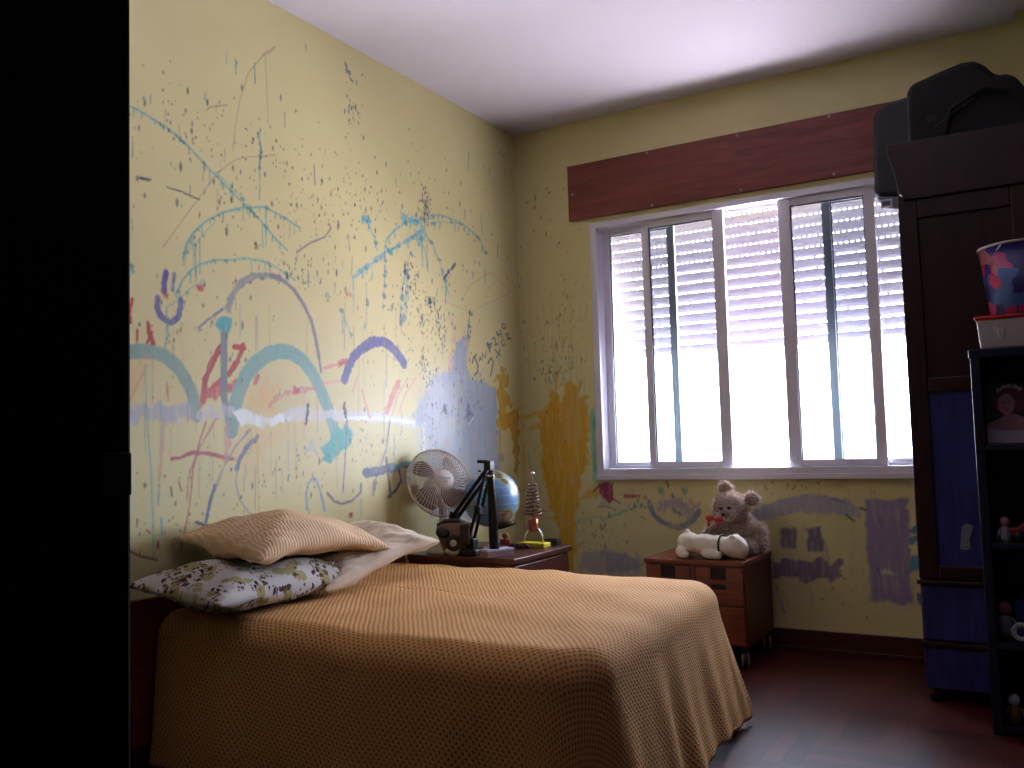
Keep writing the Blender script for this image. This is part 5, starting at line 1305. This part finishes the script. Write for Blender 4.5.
MB().tube([(-.045, 0, .147), (.045, .0, .147)], .0022, 6).tube([(-.03, 0, .1655), (.10, -.01, .168)], .0014, 5).tube([(.075, -.01, .139), (.15, -.02, .137)], .0014, 5).tube([(0, .0, .1655), (.075, -.01, .139)], .001, 4).build('cross_wire', M_COPPER, tw)
MB().ell((.003, 0, .342), .009).build('ball', M_CHROME, tw)
t = thing('small_box', 'small black box behind the yellow base of the wire tower', 'box', (TX+.052, TY+.085, .52))
MB().box(-.036, .036, -.025, .025, 0, .026).build('body', M_BLACK, t, .004); MB().box(-.037, .037, -.026, .026, .026, .032).build('lid', M_BLACK, t, .002)

# toy head with goggle
QX, _ = (0.227, 0.586)
mk = thing('toy_helmet', 'brown and black toy head with one round goggle and a white chin', 'toy', (QX, -1.03, .52))
M_BRN = mat('mottled_brown', (128, 96, 78), .6, .35, 25); M_DKB = mat('dark_brown_leather', (44, 30, 28), .55)
FQ = R(z=.45)
prof = [(.044, 0), (.050, .03), (.064, .065), (.074, .095), (.075, .125), (.062, .142), (.03, .148)]
m = MB(); vs = []
for r_, z in prof:
    for k in range(24):
        a = 2*PI*k/24; c_, s_ = math.cos(a), math.sin(a); pw = .55
        vs.append((r_*abs(c_)**pw*(1 if c_ > 0 else -1), .8*r_*abs(s_)**pw*(1 if s_ > 0 else -1), z))
m.add(vs, [(i*24+k, i*24+(k+1) % 24, (i+1)*24+(k+1) % 24, (i+1)*24+k) for i in range(6) for k in range(24)]+[tuple(range(23, -1, -1)), tuple(range(144, 168))], True, FQ); m.build('head', M_BRN, mk)
MB().box(.030, .078, -.062, .05, .045, .138, FQ).build('side_flap', M_DKB, mk, .012, 3)
MB().ell((-.040, -.05, .104), (.034, .022, .027), FQ).build('eye_patch', M_BLACK, mk)
MB().tube([(-.066, -.03, .132), (-.03, -.043, .152), (.02, -.043, .154), (.05, -.02, .142)], .010, 8, FQ).build('brow_strap', M_DKB, mk)
g2 = MB().lathe([(.018, 0), (.034, 0), (.036, .016), (.030, .022), (.018, .020)], 22, FQ @ T(.006, -.048, .058) @ R(PI/2)).build('goggle', M_BLACK, mk)
MB().ell((.006, -.062, .058), (.019, .010, .019), FQ).build('lens', mat('grey_lens', (190, 180, 170), .2), g2)
MB().ell((0, -.022, .020), (.042, .034, .022), FQ).build('chin', mat('white_plush', (220, 212, 200), .8), mk)

sxp, syp = (0.227, -0.812)
bl = tag(MB().ell((0, 0, .017), (.020, .018, .017)).ell((.012, .006, .032), (.012, .011, .010)).build('soft_toy', mat('pale_pink_plush', (226, 196, 200), .8)), 'tiny pale pink soft toy between the two black lamp posts', 'toy'); bl.location = (.345, -.955, .52)
bxm = thing('gift_box', 'long pale grey box lying along the nightstand edge beside the lamp base', 'box', (.440, -1.020, .52), -.45)
MB().box(-.034, .034, -.066, .066, 0, .026).build('body', mat('mauve_card', (150, 122, 134), .6), bxm, .002)
MB().box(-.035, .035, -.068, .068, .026, .034).build('lid', mat('pale_lilac_card', (190, 184, 206), .5), bxm, .002)
rx_, ry_ = (0.287, -0.714)
rt = thing('toy_figure', 'small red and orange toy figure at the foot of the globe', 'toy', (rx_+.03, ry_-.03, .52))
MB().ell((0, 0, .022), (.018, .016, .022)).build('body', mat('orange_red_plastic', (206, 72, 44), .4), rt)
MB().ell((.002, 0, .055), .015).build('head', mat('orange_plastic', (216, 120, 70), .4), rt)
for s_ in (-1, 1): MB().ell((s_*.019, 0, .028), (.007, .007, .014)).build('arm', mat('orange_red_plastic', (206, 72, 44), .4), rt)
bd = tag(MB().build('bead_string', M_NIGHT), 'dark red string of beads lying before the yellow base', 'beads'); bpy.data.objects.remove(bd)
m = MB()
for k in range(13): a = k/12; m.ell((.09*a-.045, .014*math.sin(a*9), .0085+.004*(k % 3 == 1)), .0085, None, 10, 8)
bd = m.build('bead_string', mat('dark_red_beads', (70, 30, 36), .3)); tag(bd, 'dark red string of beads lying before the yellow base', 'beads'); bd.location = (rx_+.095, ry_-.02, .52)

# ---------------------------------------------------------------- cabinet on casters
cb = thing('rolling_cabinet', 'low brown wooden drawer cabinet on casters under the window', 'cabinet', (1.125, -.25, 0))
MB().box(-.235, .235, -.221, .22, .442, .462).build('top', M_CAB, cb, .003)
MB().box(-.23, .23, -.205, .215, .095, .441).build('body', M_CABSIDE, cb, .002)
def drawer(nm, x0, x1, z0, z1, hx, hz):
    d = MB().box(x0, x1, -.219, -.2055, z0, z1).build(nm, M_CAB, cb, .003)
    if hx is not None:
        h = MB(); ring(h, hx-.034, hx+.034, hz-.026, hz+.026, -.2225, -.2185, .005, .005, .005, .005); h.box(hx-.029, hx+.029, -.2205, -.2195, hz-.021, hz+.021)
        h.build('recessed_pull', M_PULLDARK, d, .001)
        MB().box(hx-.034, hx+.034, -.226, -.2195, hz-.068, hz-.046).build('pull_shadow', M_PULLDARK, d, .002)  # dark bar standing in for the shadow under the pull
drawer('drawer', -.222, -.018, .295, .435, -.120, .408)
drawer('drawer', -.222, -.018,   .103, .287, -.120, .262)
drawer('drawer', .008, .222, .272, .435, .112, .408)
drawer('drawer', .008, .222, .103, .264, None, 0)
MB().box(-.0145, .0045, -.217, -.2055, .098, .438).build('divider', M_CABSIDE, cb)
M_WHEEL = mat('dark_wheel_rubber', (30, 24, 24), .5); M_RIM = mat('pale_wheel_rim', (206, 192, 186), .35)
for x in (-.19, .205):
    for y in (-.18, .18):
        c = MB().box(x-.012, x+.012, y-.02, y+.012, .062, .095).build('caster', M_BLACK, cb)
        Mw = T(x, y, .0385) @ R(0, PI/2, .35)
        MB().lathe([(0, -.012), (.030, -.012), (.038, -.006), (.038, .006), (.030, .012), (0, .012)], 24, Mw).build('wheel', M_WHEEL, c)
        MB().lathe([(.020, -.015), (.031, -.015), (.032, -.009), (.020, -.009)], 24, Mw).lathe([(.020, .009), (.032, .009), (.031, .015), (.020, .015)], 24, Mw).build('rim', M_RIM, c)

# plush dog
dg = thing('plush_dog', 'white plush dog lying on its belly with a black collar on the cabinet', 'plush toy', (1.19, -.375, .462))
M_PLUSHW = mat('white_plush_fabric', (238, 226, 208), .9, .04, 40, .2)
m = MB()
for c, r_ in (((-.115, .005, .062), (.056, .055, .052)), ((-.04, .005, .058), (.085, .052, .048)), ((.02, .005, .055), (.05, .05, .048)), ((.055, 0, .055), (.03, .042, .042)),
              ((.098, -.002, .056), (.055, .055, .052)), ((.128, -.008, .045), (.033, .044, .043)),
              ((-.135, -.03, .028), (.032, .042, .028)), ((-.14, .045, .026), (.032, .034, .026)), ((-.120, -.058, .018), (.026, .022, .018)),
              ((.005, -.050, .024), (.046, .028, .022)), ((.035, -.060, .02), (.022, .022, .02)), ((.01, .05, .022), (.04, .026, .022)), ((-.118, .0, .112), (.012, .013, .018))):
    m.ell(c, r_, None, 22, 14)
m.build('body', M_PLUSHW, dg, remesh=.0045, smooth_it=5)
for s_ in (-1, 1): MB().ell((.072, s_*.030, .108), (.019, .011, .023), R(0, .25)).build('ear', M_PLUSHW, dg)
MB().tube([(.043+.004*math.cos(a), .052*math.cos(a), .056+.050*math.sin(a)) for a in [2*PI*i/40 for i in range(40)]], .005, 8, closed=True).build('collar', M_BLACK, dg)

# teddy bear with shaggy fur
br = thing('teddy_bear', 'shaggy grey-brown teddy bear with a red bow sitting behind the white plush dog', 'plush toy', (1.235, -.16, .462))
ells = [((.012, 0, .096), (.095, .075, .095)), ((.0, .0, .155), (.070, .060, .055)), ((-.016, -.035, .215), (.078, .068, .070)), ((-.012, -.092, .194), (.040, .036, .034)),
        ((-.038, -.02, .300), (.034, .022, .036)), ((.082, -.01, .252), (.036, .022, .034)),
        ((-.10, -.03, .095), (.042, .045, .034)), ((-.125, -.055, .07), (.034, .034, .03)), ((.105, -.02, .095), (.040, .042, .052)), ((.118, -.035, .05), (.034, .038, .044)),
        ((-.085, -.085, .034), (.040, .045, .034)), ((.075, -.082, .034), (.042, .047, .034))]
M_BEAR = mat('bear_backing', (170, 144, 126), .95, .15, 60); 
m = MB()
for c, r_ in ells: m.ell(c, r_, None, 20, 12)
m.build('body', M_BEAR, br, remesh=.006, smooth_it=3)
vs = []; fs = []; rr = random.Random(3)
for q, (c, r_) in enumerate(ells):
    area = (r_[0]*r_[1]+r_[1]*r_[2]+r_[0]*r_[2]); cnt = int(area*150000)
    for _ in range(cnt):
        z = rr.uniform(-1, 1); a = rr.uniform(0, 2*PI); s_ = math.sqrt(1-z*z); d = (s_*math.cos(a), s_*math.sin(a), z)
        p_ = Vector([c[i]+r_[i]*d[i]*.97 for i in range(3)])
        if p_.z < .012: continue
        if any(sum(((p_[i]-e[0][i])/e[1][i])**2 for i in range(3)) < .9 for k, e in enumerate(ells) if k != q): continue
        n_ = Vector([d[i]/r_[i] for i in range(3)]).normalized()
        n_ = (n_+Vector((rr.gauss(0, .45), rr.gauss(0, .45), rr.gauss(-.12, .45)))).normalized(); L = rr.uniform(.010, .022); tn = n_.orthogonal().normalized()*.0011
        o = len(vs); mid = p_+n_*L*.55+Vector((rr.gauss(0, .002), rr.gauss(0, .002), 0)); tip = p_+n_*L+Vector((rr.gauss(0, .004), rr.gauss(0, .004), rr.gauss(-.003, .003)))
        if tip.z < .004 or tip.y > .145: continue
        vs += [p_-tn, p_+tn, mid+tn*.8, mid-tn*.8, tip]; fs += [(o, o+1, o+2, o+3), (o+3, o+2, o+4)]
fur = MB(); fur.add(vs, fs, False); fur.build('fur', mat('grey_brown_fur', (224, 202, 186), .9, .25, 30, spec=.2), br)
for p_ in ((-.014, -.143, .190), (-.032, -.122, .216), (.006, -.120, .219)): MB().ell(p_, .010 if p_[2] < .2 else .009).build('nose' if p_[2] < .2 else 'eye', M_BLACK, br)
bw = MB(); BM = T(-.066, -.122, .166) @ Matrix.Scale(.75, 4) @ T(.075, .108, -.153); bw.ell((-.105, -.098, .158), (.030, .010, .018), BM); bw.ell((-.045, -.108, .148), (.028, .010, .017), BM); bw.ell((-.075, -.108, .153), (.010, .010, .010), BM); bw.ell((-.112, -.10, .128), (.010, .006, .024), BM); bw.ell((-.055, -.108, .120), (.009, .006, .022), BM)
bw.build('bow', mat('red_ribbon', (196, 42, 62), .5), br)

# ---------------------------------------------------------------- wardrobe
WXL, WYF = 2.068, -.65; WT = 1.95
wd = thing('wardrobe', 'tall dark red-brown panelled wooden wardrobe right of the window', 'wardrobe', (2.068, -.65, 0))
MB().box(0, .90, .022, .51, .055, WT).build('body', M_WARD, wd, .003)
def door(x0, x1, nm='door'):
    o = MB().box(x0, x0+.068, 0, .0205, .455, 1.888).box(x1-.068, x1, 0, .0205, .455, 1.888).box(x0+.068, x1-.068, 0, .0205, .455, .505).box(x0+.068, x1-.068, 0, .0205, 1.150, 1.205).box(x0+.068, x1-.068, 0, .0205, 1.815, 1.888).build(nm, M_WARD, wd, .004)
    MB().box(x0+.066, x1-.066, .012, .0208, .503, 1.152).build('lower_panel', M_WARDGLEAM, o); MB().box(x0+.066, x1-.066, .012, .0208, 1.203, 1.817).build('upper_panel', M_WARD, o)
    return o
d1 = door(.0, .446); d2 = door(.452, .90)
for d_, x in ((d1, .415), (d2, .483)): MB().ell((x, -.012, 1.0), (.012, .014, .012)).build('knob', M_CHROME, d_)
MB().box(-.008, .908, -.012, .0215, .436, .452).build('moulding', M_WARD, wd, .004)
for x0, x1 in ((.006, .446), (.454, .894)):
    d_ = MB().box(x0, x1, .0, .0215, .232, .430).build('drawer', M_WARDGLEAM, wd, .004); MB().ell(((x0+x1)/2, -.010, .33), (.014, .014, .014)).build('knob', M_CHROME, d_)
MB().box(-.004, .904, -.006, .0215, .206, .226).build('moulding', M_WARD, wd, .004)
MB().box(.004, .896, .003, .0215, .055, .204).build('plinth', M_WARDGLEAM, wd, .003)
for x in (.03, .87):
    for y in (.04, .47): MB().lathe([(0, 0), (.018, 0), (.026, .02), (.020, .0545), (0, .0545)], 16, T(x, y, 0)).build('foot', M_WARD, wd)
cp = [(.020, 1.89), (.020, 1.905), (.008, 1.915), (.004, 1.95), (-.008, 2.01), (-.022, 2.06), (-.027, 2.08), (-.027, 2.112)]
poly = cp+[(.927, 2.112), (.927, 2.08), (.89, 1.905), (.88, 1.89)]
MB().prism(poly, -.012, .055, 'y').build('cornice', M_WARD, wd, .002)
sxx, szz = (2.234, 0.615)
stk = tag(MB().prism([(-.022, -.045), (-.006, -.05), (.012, -.044), (.010, -.012), (.020, .018), (.024, .040), (.006, .046), (-.010, .040), (-.016, .012), (-.020, -.02)], -.0015, 0, 'y').build('animal_sticker', mat('pale_sticker_paper', (136, 138, 156), .5, .5, 60)), 'small pale animal sticker on the lower wardrobe door panel', 'sticker'); stk.location = (sxx, -.6395, szz)

# bags on the wardrobe
bg_ = thing('duffel_bag', 'large black soft bag slumped on top of the wardrobe', 'bag', (2.40, -.40, WT))
pp = [(2.097, 2.136), (2.106, 2.361), (2.122, 2.395), (2.23, 2.423), (2.309, 2.44), (2.355, 2.437), (2.388, 2.409), (2.423, 2.361), (2.457, 2.361), (2.489, 2.345), (2.513, 2.3), (2.56, 2.201), (2.583, 2.042)]
pp = [(p_[0]-2.40, max(p_[1]-WT, .004)) for p_ in pp]; pp[0] = (pp[0][0], .004); pp[-1] = (pp[-1][0], .004)
MB().prism(pp, -.10, .13, 'y').build('body', M_BAG, bg_, .022, 3)
MB().tube([(-.17, -.115, .16), (-.14, -.125, .30), (-.02, -.125, .36), (.06, -.115, .33)], .010, 8).build('strap', M_BAG, bg_)
MB().tube([(-.20, -.103, .25), (-.05, -.103, .335)], .0025, 5).build('zip', mat('dull_zip', (90, 84, 92), .4, metal=.5), bg_)
MB().box(-.225, -.19, -.1035, -.1, .275, .30).build('label_patch', mat('dull_patch', (52, 34, 40), .7), bg_)
scs = thing('suitcase', 'black hard suitcase sticking out past the left edge of the wardrobe top', 'suitcase', (2.11, -.20, WT))
sp_ = [(-.175, .075), (-.178, .11), (-.166, .42), (-.146, .455), (-.11, .472), (.05, .49), (.26, .50), (.27, .07), (-.10, .06)]
MB().prism(sp_, -.055, .055, 'y').build('shell', M_CASE, scs, .016, 3)
sb = MB().prism([(-.172, .074), (-.10, .06), (.27, .062), (.26, .004), (-.095, .004), (-.15, .022)], -.050, .050, 'y').build('lower_shell', mat('grey_case_plastic', (112, 106, 124), .4), scs, .008)
q = MB(); ring(q, -.155, -.108, .016, .052, -.056, -.0505, .008, .008, .008, .008); q.build('buckle', mat('pale_buckle', (200, 196, 206), .4), sb, .001)

# ---------------------------------------------------------------- bookcase with toys
SX0, SYF, SYB, ST = 2.300, -.95, -.675, 1.276
bk = thing('bookcase', 'navy open bookcase of toys standing in front of the wardrobe', 'bookcase', (2.64, -.81, 0))
ox, oy = 2.64, -.81
MB().box(SX0-ox, SX0+.030-ox, SYF-oy, SYB-oy, 0, ST-.03).box(2.95-ox, 2.98-ox, SYF-oy, SYB-oy, 0, ST-.03).build('side_panel', M_SHELF, bk, .003)
MB().box(SX0-ox-.004, 2.984-ox, SYF-oy-.004, SYB-oy, ST-.0295, ST).build('top', M_SHELF, bk, .003)
MB().box(SX0+.03-ox, 2.95-ox, SYB-oy-.010, SYB-oy, 0, ST-.03).build('back_panel', M_SHELF, bk)
SH = (.030, .300, .628, .955)
for z in SH: MB().box(SX0+.0305-ox, 2.9495-ox, SYF+.004-oy, SYB-.0105-oy, z-.020, z).build('shelf', M_SHELF, bk, .002)

bxs = thing('storage_box', 'white plastic box with a red lid on top of the navy bookcase', 'box', (2.475, -.82, ST))
def taper(mb, x0, x1, y0, y1, z0, z1, k):
    return mb.add([(x0+k, y0+k, z0), (x1-k, y0+k, z0), (x1-k, y1-k, z0), (x0+k, y1-k, z0), (x0, y0, z1), (x1, y0, z1), (x1, y1, z1), (x0, y1, z1)], [(0, 3, 2, 1), (4, 5, 6, 7), (0, 1, 5, 4), (1, 2, 6, 5), (2, 3, 7, 6), (3, 0, 4, 7)])
bb = taper(MB(), -.15, .15, -.115, .115, .001, .100, .008).build('body', mat('white_box_plastic', (196, 184, 186), .5), bxs, .006)
MB().tube([(-.098, -.1145, .074), (-.088, -.114, .062), (-.080, -.114, .066), (-.072, -.114, .062), (-.060, -.1145, .074)], .0016, 5).tube([(-.088, -.114, .062), (-.084, -.1135, .040), (-.078, -.1125, .034), (-.072, -.1135, .042), (-.072, -.114, .062)], .0022, 5).build('crest', mat('light_print', (236, 232, 236), .5), bb)
MB().box(-.155, .155, -.12, .12, .100, .112).build('lid', mat('red_plastic', (190, 34, 44), .4), bxs, .004)
lx, lz = (2.338, 1.529)
bu = thing('printed_bucket', 'tapered plastic bucket with a bright multicoloured print on the red-lidded box', 'bucket', (2.335+.146, -.82, ST+.112))
def print_mat():
    k = NT('bucket_print'); tc = k.n('TexCoord'); no = k.n('TexNoise'); no.inputs['Scale'].default_value = 14; k.l(tc.outputs['Object'], no.inputs['Vector'])
    ad = k.n('MixRGB', blend_type='ADD'); ad.inputs[0].default_value = .07; k.l(tc.outputs['Object'], ad.inputs[1]); k.l(no.outputs['Color'], ad.inputs[2])
    vo = k.n('TexVoronoi'); vo.inputs['Scale'].default_value = 17; k.l(ad.outputs[0], vo.inputs['Vector'])
    cr = k.n('ValToRGB'); cr.color_ramp.interpolation = 'CONSTANT'; e = cr.color_ramp.elements
    e[0].color = (*lin((44, 44, 110)), 1); e[1].position = .3; e[1].color = (*lin((180, 40, 96)), 1)
    for p_, c in ((.5, (170, 96, 100)), (.62, (58, 92, 160)), (.74, (150, 36, 70)), (.86, (226, 214, 222))): x = e.new(p_); x.color = (*lin(c), 1)
    sp = k.n('SeparateXYZ'); k.l(vo.outputs['Color'], sp.inputs[0]); k.l(sp.outputs[0], cr.inputs[0]); k.l(cr.outputs[0], k.b.inputs['Base Color']); k.b.inputs['Roughness'].default_value = .25; return k.m
MB().lathe([(.0, .0), (.112, .0), (.115, .004), (.142, .240), (.139, .240), (.111, .008), (0, .008)], 40).build('body', print_mat(), bu)
MB().tube([(.1425*math.cos(a), .1425*math.sin(a), .240) for a in [2*PI*i/48 for i in range(48)]], .0045, 8, closed=True).build('rim', mat('pale_rim', (206, 190, 196), .4), bu)

# portrait photograph leaning on the upper shelf
ph = thing('portrait_photo', 'colour photograph of a person in a pale strapless dress leaning on the upper bookcase shelf', 'photograph', (2.452, -.885, .957))
PM = R(-.10)
MB().box(-.118, .118, 0, .004, 0, .205, PM).build('print', mat('photo_dark_foliage', (34, 32, 38), .35, .8, 40), ph)
def flat(nm, poly, y, rgb, var=.1, sc_=20): MB().prism(poly, y-.0006, y, 'y', PM).build(nm, mat(nm+'_tone', rgb, .35, var, sc_), ph)
def oval(cx, cz, rx, rz, n=26, a0=0, a1=2*PI): return [(cx+rx*math.cos(a0+(a1-a0)*i/n), cz+rz*math.sin(a0+(a1-a0)*i/n)) for i in range(n)]
flat('hair', oval(-.045, .142, .046, .055), -.0007, (84, 42, 60))
for i, (cx, cz) in enumerate(((-.075, .182), (-.06, .192), (-.044, .195), (-.026, .192), (-.012, .183))): flat('flower', oval(cx, cz, .009, .007, 10), -.0012, (150, 132, 140), .5, 90)
flat('shoulders', [(-.117, .066), (-.08, .082), (-.058, .098), (-.028, .098), (.0, .084), (.045, .066), (.05, .0), (-.117, .0)], -.0013, (150, 104, 116))
flat('face', oval(-.055, .133, .025, .036), -.0019, (164, 116, 122)); flat('dress', [(-.117, .052), (-.06, .044), (-.02, .040), (.02, .052), (.055, .075), (.085, .06), (.085, .001), (-.117, .001)], -.0025, (176, 164, 186))
flat('mouth', oval(-.056, .114, .007, .0025), -.0025, (150, 52, 72)); 
for x in (-.064, -.046): flat('eye', oval(x, .139, .0045, .002), -.0025, (40, 24, 34))
for i in range(16):
    a = i*2.4; r_ = .010+.011*math.sqrt(i); flat('leaf', oval(.065+r_*math.cos(a), .145+r_*.9*math.sin(a), .008+.004*(i % 3), .006, 8), -.0008, (112, 104, 112), .5, 90)

# toys on the shelves
M_YEL = mat('toy_yellow', (206, 150, 40), .35); M_REDT = mat('toy_red', (150, 30, 40), .35); M_BLUT = mat('toy_blue', (52, 70, 150), .4); M_GREYT = mat('toy_grey', (150, 150, 164), .4)
M_WHT = mat('toy_white', (206, 206, 214), .4); M_PNK = mat('toy_pink', (180, 110, 140), .4); M_BRNT = mat('toy_brown', (120, 84, 54), .5); M_GRNT = mat('toy_green', (70, 110, 80), .4)
cr_ = thing('toy_car', 'red and yellow toy car on the middle bookcase shelf', 'toy', (2.462, -.885, SH[2]))
MB().prism([(-.085, .018), (-.085, .045), (-.05, .052), (-.02, .078), (.04, .080), (.07, .05), (.085, .045), (.085, .018)], -.034, .034, 'y').build('body', M_REDT, cr_, .006)
MB().prism([(-.03, .020), (-.02, .044), (.0, .052), (.08, .050), (.088, .018)], -.0365, .0365, 'y').build('fender', M_YEL, cr_, .003)
MB().prism([(-.022, .054), (-.008, .073), (.012, .074), (.012, .054)], -.0352, .0352, 'y').build('window', M_GREYT, cr_)
for x in (-.05, .052):
    for y in (-.036, .036): MB().lathe([(0, -.008), (.018, -.008), (.020, 0), (.018, .008), (0, .008)], 18, T(x, y, .020) @ R(PI/2)).build('wheel', M_BLACK, cr_)
def figure(label, loc, cb, ch, h, rot=0, cat='toy'):
    t = thing('toy_figure', label, cat, loc, rot, 'toys on the bookcase shelves'); s_ = h/.1
    MB().lathe([(0, 0), (.017*s_, 0), (.020*s_, .02*s_), (.016*s_, .055*s_), (.008*s_, .064*s_), (0, .065*s_)], 18).build('body', cb, t)
    MB().ell((0, 0, .080*s_), (.018*s_, .017*s_, .020*s_)).build('head', ch, t)
    for q_ in (-1, 1): MB().tube([(q_*.014*s_, 0, .056*s_), (q_*.026*s_, -.006*s_, .040*s_), (q_*.027*s_, -.016*s_, .028*s_)], .005*s_, 8).build('arm', cb, t)
    return t
def block(label, loc, m, dims, rot=0, nm='toy_block'):
    t = thing(nm, label, 'toy', loc, rot, 'toys on the bookcase shelves'); x, y, z = dims
    MB().box(-x, x, -y, y, 0, z).build('body', m, t, .004)
    for i in (-1, 1): MB().lathe([(0, 0), (x*.32, 0), (x*.32, .006), (0, .006)], 14, T(i*x*.45, 0, z)).build('stud', m, t)
    return t
figure('pink and silver toy figure in front of the red toy car', (2.372, -.915, SH[2]), M_GREYT, M_PNK, .085, .3)
tr = thing('toy_tray', 'small pale tray at the left end of the middle shelf', 'toy', (2.372, -.845, SH[2])); MB().box(-.030, .045, -.02, .02, 0, .008).build('base', M_GREYT, tr, .002); MB().box(-.030, -.026, -.02, .02, .008, .02).box(.041, .045, -.02, .02, .008, .02).build('rim', M_GREYT, tr)
mg = thing('toy_ring', 'white toy ring with a blue centre on the lower shelf', 'toy', (2.400, -.90, SH[1]))
MB().tube([(.023*math.cos(a), 0, .032+.023*math.sin(a)) for a in [2*PI*i/28 for i in range(28)]], .009, 10, closed=True).build('ring', M_WHT, mg); MB().lathe([(0, -.004), (.015, -.004), (.015, .004), (0, .004)], 18, T(0, 0, .032) @ R(PI/2)).build('centre', M_BLUT, mg)
figure('blue and white toy figure just right of the white toy ring', (2.447, -.90, SH[1]), M_BLUT, M_WHT, .075)
block('red toy block behind the blue and white figure on the lower shelf', (2.480, -.80, SH[1]), M_REDT, (.045, .03, .085))
figure('grey toy figure near the left side of the lower shelf', (2.352, -.84, SH[1]), M_GREYT, M_PNK, .12)
block('blue toy block standing tall behind the white toy ring', (2.405, -.80, SH[1]), M_BLUT, (.026, .026, .12))
block('yellow toy block behind the red toy car', (2.55, -.78, SH[2]), M_YEL, (.04, .03, .06))
figure('brown toy figure with a pale head on the bottom shelf', (2.365, -.89, SH[0]), M_BRNT, M_WHT, .095, .2)
block('dark blue toy block on the bottom shelf behind the brown figure', (2.43, -.80, SH[0]), M_BLUT, (.035, .03, .14))
fl_ = thing('toy_plane', 'blue toy plane with a pale stripe at the right of the bottom shelf', 'toy', (2.452, -.89, SH[0]+.0), .4)
MB().tube([(-.05, 0, .03), (.0, 0, .034), (.055, 0, .04)], [.012, .018, .006], 12).build('body', M_BLUT, fl_); MB().box(-.012, .016, -.055, .055, .028, .033).build('wing', M_WHT, fl_, .002); MB().prism([(.035, .042), (.055, .075), (.06, .04)], -.003, .003, 'y').build('tail', M_BLUT, fl_)
for x in (-.02, .02): MB().lathe([(0, -.004), (.0115, -.004), (.0115, .004), (0, .004)], 12, T(x, 0, .0115) @ R(PI/2)).build('wheel', M_BLACK, fl_)
